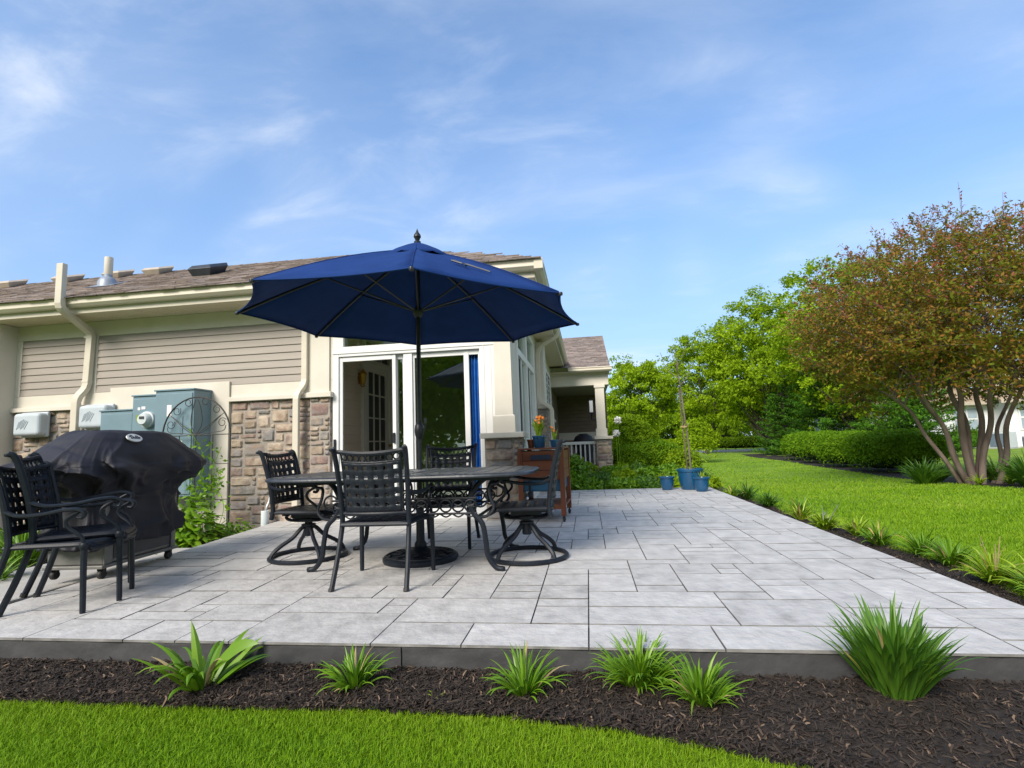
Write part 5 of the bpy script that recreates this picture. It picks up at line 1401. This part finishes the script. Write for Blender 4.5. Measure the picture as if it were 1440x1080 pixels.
def tree_geom(seed, H, rx, zc_, rzu, rzl, trunk_r, nclump, per, lsize, crad, leafm, barkm, root, lean=(0, 0), gap=-.35, nlimb=9, flat=.55, trunk_top=.8, shell=.5):
    rg = np.random.default_rng(seed)
    # clump centres in an egg-shaped crown
    C = []
    while len(C) < nclump:
        v = rg.normal(size=3); v /= np.linalg.norm(v); t = lerp(shell, 1, rg.uniform() ** .7)
        p = v * t * np.array([rx, rx, rzu if v[2] > 0 else rzl]); p *= 1 + .16 * noise3(v[None], 3.1, seed)[0]
        if noise3(p[None], 2.2 / max(1, rx / 2.5), seed + 1)[0] < gap: continue
        C.append(p + np.array([lean[0], lean[1], zc_]))
    C = np.array(C)
    cr = crad * rg.uniform(.6, 1.3, nclump)
    idx = np.repeat(np.arange(nclump), per)
    B = ball(rg, len(idx)) * np.array([1, 1, flat])
    # sub-clumps: finer sprays inside each clump
    sub = rg.integers(0, 7, len(idx)); so_ = ball(rg, nclump * 7).reshape(nclump, 7, 3) * np.array([1, 1, flat])
    Pp = C[idx] + (so_[idx, sub] * .85 + B * .42) * cr[idx][:, None]
    out = Pp - np.array([lean[0], lean[1], zc_]); out /= (np.linalg.norm(out, axis=1)[:, None] + 1e-6)
    V = leaf_arrays(Pp, lsize, rg, .6, .35, out)
    mb = MB()
    tt = H * trunk_top
    tp = catmull([(0, 0, -.12), (.02, .01, H * .1), (lean[0] * .3 + rg.normal() * .06, lean[1] * .3, H * .35), (lean[0] * .7 + rg.normal() * .1, lean[1] * .7, H * .6), (lean[0], lean[1], tt)], 5)
    mb.tube(tp, lambda t: trunk_r * (1.25 if t < .03 else 1) * (1 - .85 * t) + .006, 9)
    order = rg.permutation(nclump)
    for k in order[:nlimb * 5]:
        c = C[k]; zb = min(max(c[2] - np.hypot(*c[:2]) * rg.uniform(.5, .9), H * .18), tt * .95)
        q = min(int((zb / tt) * (len(tp) - 1)), len(tp) - 1); a = tp[q]
        b = Vector(c); m1 = a.lerp(b, .35) + Vector((rg.normal() * .1, rg.normal() * .1, -.04 * (b - a).length + rg.normal() * .06)); m2 = a.lerp(b, .7) + Vector((rg.normal() * .1, rg.normal() * .1, rg.normal() * .08))
        r0 = trunk_r * (1 - .85 * q / len(tp)) * rg.uniform(.28, .5)
        mb.tube(catmull([a, m1, m2, b], 3), lambda t: r0 * (1 - .85 * t) + .004, 5)
    mb.build('trunk', barkm, root, smooth=True)
    leaf_mesh('crown', V, leafm, root)

leaf_mesh('foliage', leaf_arrays(SAPC, .06, np.random.default_rng(3), .5, .3), M_maple, sp)
GT = 'trees beyond the lawn'
def tree(x, y, label, **k):
    t = thing('tree', label, 'tree', (x, y, zg(x, y)), 0, GT); tree_geom(root=t, **k); return t
ta = tree(12.2, 37.5, 'tall spreading light green tree at the far end of the hedge', seed=1, H=10.6, rx=4.0, zc_=6.0, rzu=4.9, rzl=4.4, trunk_r=.22, nclump=300, per=120, lsize=.20, crad=.85, leafm=M_maple, barkm=M_darkbark)
tree(8.7, 41, 'slim loose pale tree at the left of the tall light green one', seed=2, H=9.2, rx=2.9, zc_=5.6, rzu=3.7, rzl=3.9, trunk_r=.15, nclump=180, per=120, lsize=.19, crad=.75, leafm=M_maple, barkm=M_darkbark, gap=-.15)
tree(2.75, 29, 'round spring green tree right of the porch roof', seed=3, H=6.1, rx=1.95, zc_=3.6, rzu=2.45, rzl=2.6, trunk_r=.11, nclump=150, per=140, lsize=.145, crad=.55, leafm=M_maple, barkm=M_darkbark, gap=-.3)
tree(14.2, 29.5, 'yellow green tree showing above the bronze tree crown', seed=4, H=10.6, rx=3.9, zc_=6.4, rzu=4.4, rzl=5.2, trunk_r=.2, nclump=280, per=120, lsize=.18, crad=.8, leafm=M_maple, barkm=M_darkbark)
tree(21.5, 40, 'mid green tree far behind the bronze tree crown', seed=5, H=10.5, rx=4.5, zc_=6.5, rzu=4.2, rzl=4.2, trunk_r=.2, nclump=160, per=110, lsize=.22, crad=.95, leafm=M_maple2, barkm=M_darkbark)
tree(15.7, 44, 'tall ash tree closing the row behind the light green tree', seed=6, H=10.6, rx=4.2, zc_=6.4, rzu=4.4, rzl=4.5, trunk_r=.18, nclump=170, per=110, lsize=.22, crad=.95, leafm=M_maple2, barkm=M_darkbark)
far_ = [(5.0, 52, 5.6, 2.8, 'hazy low tree across the road left of the trunk row'), (9.0, 56, 7.2, 3.2, 'dark tree across the road behind the bare sapling'), (14.0, 58, 7.4, 3.6, 'dark tree across the road behind the trunk row'), (1.2, 54, 5.6, 3.0, 'tree across the road just behind the round spring green one'), (20, 60, 8, 4, 'distant tree across the road behind the hedge end')]
for i, (x, y, h, rx, lb) in enumerate(far_):
    tree(x, y, lb, seed=20 + i, H=h, rx=rx, zc_=h * .52, rzu=h * .46, rzl=h * .46, trunk_r=.16, nclump=110, per=90, lsize=.26, crad=.9, leafm=M_maple2, barkm=M_darkbark, gap=-.5)

def conifer(x, y, label, seed, H, r0, n=26000, m=M_dark, ls=.14):
    t = thing('spruce_tree', label, 'tree', (x, y, zg(x, y)), 0, GT); rg = np.random.default_rng(seed)
    mb = MB(); mb.tube([(0, 0, -.1), (0, 0, H * .96)], lambda t: .15 * (1 - t) + .01, 8)
    nb = 190; Z = H * (.03 + .94 * rg.uniform(0, 1, nb) ** 1.25); A = rg.uniform(0, 2 * PI, nb); Rr = r0 * (1 - Z / H) ** .8 * rg.uniform(.72, 1.12, nb) + .15
    for z, a, q in zip(Z, A, Rr): mb.tube([(0, 0, z), (math.cos(a) * q * .6, math.sin(a) * q * .6, z - .05 * q), (math.cos(a) * q * .95, math.sin(a) * q * .95, z + .06 * q)], lambda t: .03 * (1 - t) + .006, 4)
    mb.build('trunk', M_darkbark, t, smooth=True)
    idx = rg.choice(nb, n, p=Rr / Rr.sum()); s = rg.uniform(.12, 1, n) ** .7
    q = Rr[idx] * s; a = A[idx] + rg.normal(0, .22, n) * (1.25 - s)
    Pp = np.stack([np.cos(a) * q, np.sin(a) * q, Z[idx] - .10 * q * (1 - s) + .10 * q * s ** 2 - np.abs(rg.normal(0, .09, n)) * (1.2 - s)], 1)
    leaf_mesh('crown', leaf_arrays(Pp, ls, rg, .42, .5), m, t)
    return t
conifer(12.9, 30.5, 'dark green spruce beside the far end of the hedge', 31, 7.0, 2.7)
conifer(14.6, 26.5, 'lower dark spruce behind the middle of the hedge', 32, 5.6, 2.6, 22000)
conifer(11.9, 34.0, 'slender dark spruce beneath the light green tree', 33, 5.2, 1.8, 15000)

def bush(loc, label, rx, ry, h, seed, n, ls, m, name='shrub', cat='shrub', group=None, box=0.0, core=True, asp=.55, rough=.14, rz=0):
    """leafy mass: leaves on the skin of a rounded (or sheared, box>0) volume, solid dark core inside"""
    t = thing(name, label, cat, loc, rz, group); rg = np.random.default_rng(seed)
    v = rg.normal(size=(n, 3)); v[:, 2] = np.abs(v[:, 2]) * 1.1 - .25; v /= np.linalg.norm(v, axis=1)[:, None]
    if box:
        k = np.max(np.abs(v), axis=1)[:, None]; v = v * (1 - box) + v / k * box * .88
    s = 1 - np.abs(rg.normal(0, .10, n))[:, None]
    sh = 1 + rough * noise3(v, 4, seed)[:, None] + rough * .7 * noise3(v, 11, seed + 3)[:, None]
    Pp = v * s * sh * np.array([rx, ry, h * .56]); Pp[:, 2] += h * .44; Pp[:, 2] = np.maximum(Pp[:, 2], .02 * rg.uniform(0, 1, n))
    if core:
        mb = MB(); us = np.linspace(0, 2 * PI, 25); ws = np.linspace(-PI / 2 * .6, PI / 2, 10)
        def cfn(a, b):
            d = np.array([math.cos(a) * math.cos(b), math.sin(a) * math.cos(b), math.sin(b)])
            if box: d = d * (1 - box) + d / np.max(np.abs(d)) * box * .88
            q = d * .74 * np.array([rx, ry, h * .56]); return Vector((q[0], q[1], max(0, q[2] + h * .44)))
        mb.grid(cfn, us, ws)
        mb.build('dark_core', M_hedgecore, t, smooth=True)  # plain dark shell filling the volume behind the leaves
    leaf_mesh('foliage', leaf_arrays(Pp, ls, rg, asp, .25, v), m, t)
    return t
GH = 'clipped hedge blocks along the lawn'
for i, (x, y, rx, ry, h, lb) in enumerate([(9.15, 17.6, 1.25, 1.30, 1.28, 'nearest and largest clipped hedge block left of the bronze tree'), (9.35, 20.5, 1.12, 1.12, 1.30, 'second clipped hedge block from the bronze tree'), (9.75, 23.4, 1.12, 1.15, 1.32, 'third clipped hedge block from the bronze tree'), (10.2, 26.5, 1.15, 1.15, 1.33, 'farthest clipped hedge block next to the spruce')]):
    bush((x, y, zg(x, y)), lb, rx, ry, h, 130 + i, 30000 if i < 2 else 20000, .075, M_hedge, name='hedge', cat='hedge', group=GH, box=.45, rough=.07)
GP = 'hedge shrubs beyond the perennial bed'
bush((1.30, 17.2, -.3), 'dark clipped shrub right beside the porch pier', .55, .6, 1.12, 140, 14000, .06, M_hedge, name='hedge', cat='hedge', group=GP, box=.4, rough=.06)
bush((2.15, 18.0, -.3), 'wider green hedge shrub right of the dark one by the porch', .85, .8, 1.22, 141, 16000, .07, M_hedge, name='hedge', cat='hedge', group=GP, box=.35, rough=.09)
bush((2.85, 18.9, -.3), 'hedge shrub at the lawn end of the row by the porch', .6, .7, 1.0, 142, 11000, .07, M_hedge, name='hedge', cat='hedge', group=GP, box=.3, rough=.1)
bush((1.75, 23.0, -.3), 'chartreuse feathery shrub against the porch column', 1.1, 1.0, 2.35, 143, 13000, .11, M_chart, rough=.16)
bush((2.75, 16.2, -.3), 'loose yellow green shrub behind the bare sapling stake', .52, .5, .95, 144, 2200, .085, M_chart, core=False, rough=.25)
bush((5.3, 27, -.3), 'airy light green shrub left of the far road', .95, .9, 2.1, 145, 6000, .13, M_maple, core=False, rough=.25)
bush((15.5, 50, -.3), 'low shrub row standing across the road', 6.5, .9, 1.15, 146, 9000, .17, M_maple, rough=.1)
bush((7.0, 50.5, -.3), 'low bright shrub row across the road at the left', 4.0, .9, 1.1, 147, 7000, .17, M_maple, rough=.1)
# perennials beyond the patio
rd = random.Random(5)
GB = 'perennials massed beyond the patio edge'
looks = [('leafy green perennial mound', M_shrub, .11), ('dark green ferny mound', M_strapdark, .10), ('lime leafy mound', M_chart, .10), ('grassy clump', M_strap, 0)]
spots = [(-.55, 11.1, .42, 0, 'beside the cooler cart post'), (-.1, 11.0, .30, 0, 'at the patio edge under the railing'), (.3, 11.15, .34, 3, 'in front of the porch pier, at the patio edge'), (.7, 11.05, .28, 0, 'at the patio edge right of the pier'), (1.1, 11.1, .30, 1, 'just behind the small left planter'), (1.5, 11.25, .28, 2, 'between the left and biggest planter'), (-.4, 12.2, .70, 0, 'tallest against the white railing'), (.25, 12.1, .36, 1, 'before the foot of the stone pier'), (.8, 12.2, .40, 2, 'second row, before the dark clipped shrub'), (1.35, 12.1, .42, 0, 'second row behind the planters'), (1.9, 12.2, .36, 3, 'behind the biggest planter rim'), (2.3, 11.6, .26, 2, 'right of the biggest planter by the lawn'), (-.2, 13.6, .62, 2, 'third row below the porch rail'), (.6, 13.6, .45, 0, 'third row by the pier base'), (1.2, 13.8, .48, 1, 'rounded, third row before the hedge'), (1.85, 13.6, .40, 0, 'third row before the loose yellow shrub'), (2.4, 13.0, .38, 1, 'at the lawn edge behind the stake'), (1.5, 15.2, .45, 3, 'last row before the hedge'), (2.2, 15.3, .40, 0, 'last row near the lawn'), (.9, 15.3, .45, 2, 'last row beside the porch pier')]
for i, (x, y, h, lk, where) in enumerate(spots):
    nm, m, ls = looks[lk]; lb = nm + ' ' + where
    if ls: bush((x, y, zg(x, y) + .03), lb, .36, .34, h * 1.15, 160 + i, 1500, ls, m, name='perennial', cat='plant', group=GB, rough=.3, core=False, asp=.5 if lk != 1 else .25)
    else: strap_plant((x, y, zg(x, y) + .03), lb, 110, h * 1.35, .022, 160 + i, m, 1.1, name='perennial', group=GB)
for i, (x, y, h) in enumerate([(.86, 15.0, 1.78), (.78, 14.7, 1.42)]):
    t = thing('globe_flower', ['white globe flower on a tall stalk beside the porch column', 'lower white globe flower touching the pier ledge'][i], 'flower', (x, y, -.28))
    mb = MB(); mb.tube([(0, 0, 0), (0, 0, h - .05)], .008, 5); mb.build('stalk', M_shrub, t)
    rg = np.random.default_rng(i); v = rg.normal(size=(260, 3)); v /= np.linalg.norm(v, axis=1)[:, None]
    leaf_mesh('blossom', leaf_arrays(v * .075 + np.array([0, 0, h]), .05, rg, .6, 0, v), M_badge, t)

# shrub at the trellis, broad pointed leaves, and the climber
def leafy_shrub(loc, label, rx, h, n, ls, seed, m=M_shrub, asp=.5, name='shrub'):
    t = thing(name, label, 'shrub', loc); rd = random.Random(seed); mb = MB(); st = MB()
    for k in range(n):
        a = rd.uniform(0, 2 * PI); q = math.sqrt(rd.random()); z = h * (1 - .75 * q * q) * rd.uniform(.55, 1.0)
        c = Vector((math.cos(a) * q * rx, math.sin(a) * q * rx, max(.03, z)))
        st.tube([(c.x * .25, c.y * .25, 0), (c.x * .7, c.y * .7, c.z * .7), c], .004, 3) if k % 4 == 0 else None
        az = a + rd.uniform(-.9, .9); e = rd.uniform(-.55, .35); l = ls * rd.uniform(.6, 1.2)
        d = Vector((math.cos(az) * math.cos(e), math.sin(az) * math.cos(e), math.sin(e))); sd_ = Vector((-math.sin(az), math.cos(az), rd.uniform(-.35, .35))).normalized(); nn = sd_.cross(d) * -1
        w_ = l * asp * .5; vs2 = []
        for t_, ww in ((0, .06), (.22, .75), (.5, 1), (.78, .6), (1, .02)):
            p = c + d * l * t_ - Vector((0, 0, l * .28 * t_ * t_))
            vs2 += [p - sd_ * w_ * ww - nn * w_ * ww * .3, p, p + sd_ * w_ * ww - nn * w_ * ww * .3]
        mb.add(vs2, [(q2 * 3 + cc, q2 * 3 + cc + 1, q2 * 3 + cc + 4, q2 * 3 + cc + 3) for q2 in range(4) for cc in (0, 1)])
    mb.build('foliage', m, t, smooth=True); st.build('stem', M_shrub, t)
    return t
leafy_shrub((-4.78, 5.72, -.12), 'bushy shrub with broad pointed leaves between the grill and the trellis', .42, .62, 420, .135, 3)
leafy_shrub((-4.55, 6.25, -.12), 'low leafy plant at the foot of the trellis', .34, .26, 200, .09, 4)
leafy_shrub((-5.35, 6.05, -.12), 'leafy clump behind the broad-leaved shrub at the teal cabinet', .4, .42, 220, .11, 6)
leafy_shrub((-4.50, 4.98, -.12), 'small weed between the grill caster and the shrub', .16, .16, 40, .07, 7)
vn = thing('climbing_vine', 'sparse climbing vine on the right half of the wire trellis', 'vine', (-4.96, 6.47, -.12))
mb = MB(); lf = []; rg = np.random.default_rng(8)
for k in range(9):
    x0 = rg.uniform(-.3, .25); hgt = rg.uniform(.7, 1.45)
    pts = catmull([(x0, -.03, 0), (x0 + rg.normal() * .07, -.04, hgt * .35), (x0 + rg.normal() * .11 + .05, -.02, hgt * .7), (x0 + rg.normal() * .13 + .08, -.04, hgt)], 6)
    mb.tube(pts, .0035, 4)
    for p in pts[3:]:
        for _ in range(3 if p.z < .9 else 2): lf.append(np.array(p) + rg.normal(size=3) * np.array([.05, .04, .04]))
mb.build('stem', M_shrub, vn); leaf_mesh('foliage', leaf_arrays(np.array(lf), .075, rg, .5, .3), M_shrub, vn)

# ------------------------------------------------------------------ bronze multi-stem tree
bt = thing('bronze_tree', 'wide multi-stemmed tree with bronze and red-tipped leaves beside the hedge', 'tree', (7.95, 12.4, -.29))
rg = np.random.default_rng(77); mb = MB()
CX, CY, CZ = .72, .2, 3.30
stems = [(-1.35, .2, 2.0, .050), (-1.1, -.35, 2.2, .060), (-.65, .45, 2.3, .062), (-.35, -.2, 2.45, .078), (.05, .3, 2.5, .075), (.45, -.35, 2.35, .066), (.62, .25, 2.5, .070), (1.25, -.1, 2.25, .060), (1.35, .5, 2.1, .05)]
tips_ = []
for i, (dx, dy, z, r0) in enumerate(stems):
    b = Vector((dx * .12 + (.22 if i >= 7 else 0), dy * .3, -.08)); bow = .16 * (1 if dx > 0 else -1)
    pts = catmull([b, (b.x + dx * .22 + rg.normal() * .02, dy * .35, z * .26), (dx * .55 + rg.normal() * .05, dy * .6, z * .55), (dx * .85 - bow * .3 + rg.normal() * .05, dy * .8, z * .8), (dx, dy, z)], 6)
    mb.tube(pts, lambda t: r0 * .86 * (1.2 - .58 * t), 9)
    tips_.append((Vector((dx, dy, z)), r0 * .6))
nodes = list(tips_)
for (p, rr) in tips_:
    d0 = Vector((p.x * .3, p.y * .3, 1.25)).normalized()
    for k in range(5):
        a = rg.uniform(0, 2 * PI); d = (d0 + Vector((math.cos(a), math.sin(a), rg.uniform(-.3, .5))) * .8).normalized(); l = rg.uniform(1.0, 2.1)
        s0 = p - Vector((p.x, p.y, 1.0)).normalized() * rg.uniform(0, .45)
        q1 = s0 + d * l * .5 + Vector((0, 0, .05)); q2 = s0 + d * l + Vector((rg.normal() * .12, rg.normal() * .12, .1 - .12 * l * (1 - d.z)))
        mb.tube(catmull([s0, q1, q2], 4), lambda t: rr * .62 * (1 - .72 * t), 6)
        for j in range(5):
            a2 = rg.uniform(0, 2 * PI); e = (d + Vector((math.cos(a2), math.sin(a2), rg.uniform(-.2, .6))) * .9).normalized(); s1_ = q1.lerp(q2, rg.uniform(0, 1)); l2 = rg.uniform(.5, 1.2); q3 = s1_ + e * l2
            mb.tube([s1_, s1_ + e * l2 * .5 + Vector((0, 0, .03)), q3], lambda t: rr * .22 * (1 - .7 * t) + .003, 4)
            nodes.append((q3, 0))
mb.build('trunk', M_crapebark, bt, smooth=True)
# leaves : many short sprays filling an umbrella crown
N_ = 4500
v = rg.normal(size=(N_ * 3, 3)); v /= np.linalg.norm(v, axis=1)[:, None]; s = rg.uniform(.30, 1, N_ * 3) ** .75
Pc = v * s[:, None] * np.stack([np.full(N_ * 3, 3.85), np.full(N_ * 3, 3.2), np.where(v[:, 2] > 0, 2.6, 1.95)], 1)
Pc *= (1 + .13 * noise3(v, 3.2, 5) + .06 * noise3(v, 9, 6))[:, None]
Pc[:, 2] *= np.where(Pc[:, 2] > 0, 1 + .16 * (Pc[:, 0] / 3.85), 1)
keep = (noise3(Pc, 2.6, 9) > -.42) & (Pc[:, 2] > -1.62)
inner = (np.hypot(Pc[:, 0] + CX, Pc[:, 1]) < 1.5) & (Pc[:, 2] < -.75)
Pc = Pc[keep & ~inner][:N_] + np.array([CX, CY, CZ])
per = 25
d = rg.normal(size=(len(Pc), 3)) * np.array([1, 1, .45]) + (Pc - np.array([CX, CY, CZ - .8])) * .28; d /= np.linalg.norm(d, axis=1)[:, None]
tt = rg.uniform(-.5, .5, (len(Pc), per)); LP = Pc[:, None, :] + d[:, None, :] * (tt * .52)[:, :, None] + rg.normal(0, .038, (len(Pc), per, 3))
LP = LP.reshape(-1, 3)
leaf_mesh('crown', leaf_arrays(LP, .084, rg, .46, .3), M_crape, bt)
mb = MB()
for p, dd in zip(Pc[::2], d[::2]): mb.tube([Vector(p - dd * .3), Vector(p + dd * .28)], .0045, 3)
twm = mb
# red new shoots on the upper outside
sel = Pc[(Pc[:, 2] > CZ + .2)]; o = sel - np.array([CX, CY, CZ]); rr_ = np.sqrt((o[:, 0] / 3.85) ** 2 + (o[:, 1] / 3.2) ** 2 + (o[:, 2] / 2.55) ** 2)
sel = sel[rr_ > .66][:900]
mb = twm; lf = []
for p in sel:
    u_ = Vector(p) - Vector((CX, CY, CZ - 1.0)); u_.normalize(); u_ = (u_ + Vector(rg.normal(size=3)) * .35 + Vector((0, 0, .35))).normalized(); l = rg.uniform(.16, .42); p = Vector(p)
    if rg.uniform() < .07: l *= 1.8
    mb.tube([p, p + u_ * l * .6 + Vector((0, 0, .02)), p + u_ * l], .004, 3)
    for q in np.linspace(.2, 1.0, 9): lf.append(np.array(p + u_ * l * q) + rg.normal(size=3) * .022)
mb.build('twig', M_crapebark, bt); leaf_mesh('red_foliage', leaf_arrays(np.array(lf), .068, rg, .42, .2), M_crapered, bt)

# ------------------------------------------------------------------ neighbour's house
nh = thing('neighbour_house', 'white sided house glimpsed behind the bronze tree stems', 'house', (19.9, 35.8, -.35), R(-7))
mb = MB(); mb.box(0, 14, 0, 9, -.3, 2.85); mb.box(4.2, 14, -1.2, -.001, -.3, 2.85); mb.box(-3.0, -.001, 1.2, 9, -.3, 2.65)
wl = mb.build('wall', M_nhouse, nh)
lap(-.0, 4.2, .1, 2.80, fplane(-.002), .16, wl, m=M_nhouse); lap(4.2, 14, .1, 2.80, fplane(-1.202), .16, wl, m=M_nhouse)
mb = MB(); mb.add([(-.5, -.55, 2.75), (4.0, -.55, 2.75), (4.0, 4.5, 5.0), (-.5, 4.5, 5.0), (3.7, -1.8, 2.75), (14.5, -1.8, 2.75), (14.5, 4.5, 5.7), (3.7, 4.5, 5.3), (-3.4, .7, 2.6), (-.5, .7, 2.6), (-.5, 4.5, 4.6), (-3.4, 4.5, 4.6)], [(0, 1, 2, 3), (4, 5, 6, 7), (8, 9, 10, 11)]); mb.build('roof', M_nroof, nh, solid=.12)
mb = MB(); mb.box(-.5, 4.0, -.58, -.5, 2.6, 2.8); mb.box(3.7, 14.5, -1.86, -1.78, 2.6, 2.8); mb.build('fascia', M_ridge, nh)
M_lampw = mat('neighbour_glass', [(.22, .28, .34), (.36, .44, .5)], .15, 1.2)
def nwin(x0, x1, y, z0, z1):
    mb = MB(); mb.box(x0, x0 + .09, y - .05, y, z0, z1); mb.box(x1 - .09, x1, y - .05, y, z0, z1); mb.box(x0 + .09, x1 - .09, y - .05, y, z0, z0 + .09); mb.box(x0 + .09, x1 - .09, y - .05, y, z1 - .09, z1); mb.box(x0 + .09, x1 - .09, y - .045, y, (z0 + z1) / 2 - .04, (z0 + z1) / 2 + .04)
    o = mb.build('window', M_white, nh); mb = MB(); mb.box(x0 + .09, x1 - .09, y - .03, y - .02, z0 + .09, z1 - .09); mb.build('pane', M_lampw, o)
nwin(2.1, 2.75, -.021, 1.05, 2.5); nwin(2.8, 3.45, -.021, 1.05, 2.5); nwin(4.75, 5.5, -1.221, 1.0, 2.5); nwin(5.55, 6.3, -1.221, 1.0, 2.5); nwin(8.0, 9.0, -1.221, 1.0, 2.5)
def ac(loc, rz, s, label):
    t = thing('air_conditioner', label, 'air conditioner', loc, rz, 'outdoor air conditioners by the white house')
    mb = MB(); mb.box(-.45 * s, .45 * s, -.45 * s, .45 * s, .06, .95 * s); b = mb.build('casing', M_acbody, t, bevel=.03)
    mb = MB(); mb.box(-.38 * s, .38 * s, -.462 * s, -.4505 * s, .12, .85 * s); mb.box(-.462 * s, -.4505 * s, -.38 * s, .38 * s, .12, .85 * s); mb.build('grille', M_acgrille, b)
    mb = MB(); mb.lathe([(.001, .96 * s), (.38 * s, .955 * s), (.39 * s, .951 * s), (.001, .951 * s)], 20); mb.build('fan_guard', M_acgrille, b)
    mb = MB(); mb.box(-.5 * s, .5 * s, -.5 * s, .5 * s, -.1, .058); mb.build('base_pad', M_pad, t)
ac((22.8, 33.0, -.32), R(-62), 1.0, 'big grey air conditioner with dark grilles on the neighbour lawn')
ac((24.1, 32.8, -.32), R(-14), .7, 'smaller air conditioner right of the big one')
bush((21.7, 34.0, -.35), 'round green shrub in front of the white house wall', .75, .7, 1.15, 150, 6000, .12, M_hedge, rough=.15)
bush((20.0, 34.2, -.35), 'low shrub at the corner of the white house', .8, .7, .8, 151, 4000, .12, M_hedge, rough=.15)
rg = np.random.default_rng(41); C = []
for k in range(60):
    x = -25 + k * 2.4 + rg.normal() * .8; y = 66 + rg.uniform(0, 14) + max(0, x - 30) * .1; h = rg.uniform(5.0, 8.5) * (1.15 if x > 18 else 1)
    C.append(ball(rg, 1500) * np.array([2.6, 2.2, h * .52]) * (1 + 0 * h) + np.array([x, y, h * .46 - .3]))
C = np.concatenate(C); C = C[C[:, 2] > -.3]
tag(leaf_mesh('far_wood', leaf_arrays(C, .42, rg, .6, .3), M_maple2), 'band of distant mixed trees closing the view across the road', 'wood', kind='stuff')
# trees behind the camera: one mass, seen only as the dark green mirrored in the door glass
rg = np.random.default_rng(40); C = []
for k in range(16):
    x = -34 + k * 4.0; y = -15 - rg.uniform(0, 6); h = rg.uniform(8, 12)
    C.append(ball(rg, 4200) * np.array([3.3, 2.6, h * .46]) + np.array([x, y, h * .5]))
C = np.concatenate(C)
tag(leaf_mesh('treeline', leaf_arrays(C, .5, rg, .6, .3), M_maple), 'dark green trees mirrored in the sliding door glass', 'trees', kind='stuff')
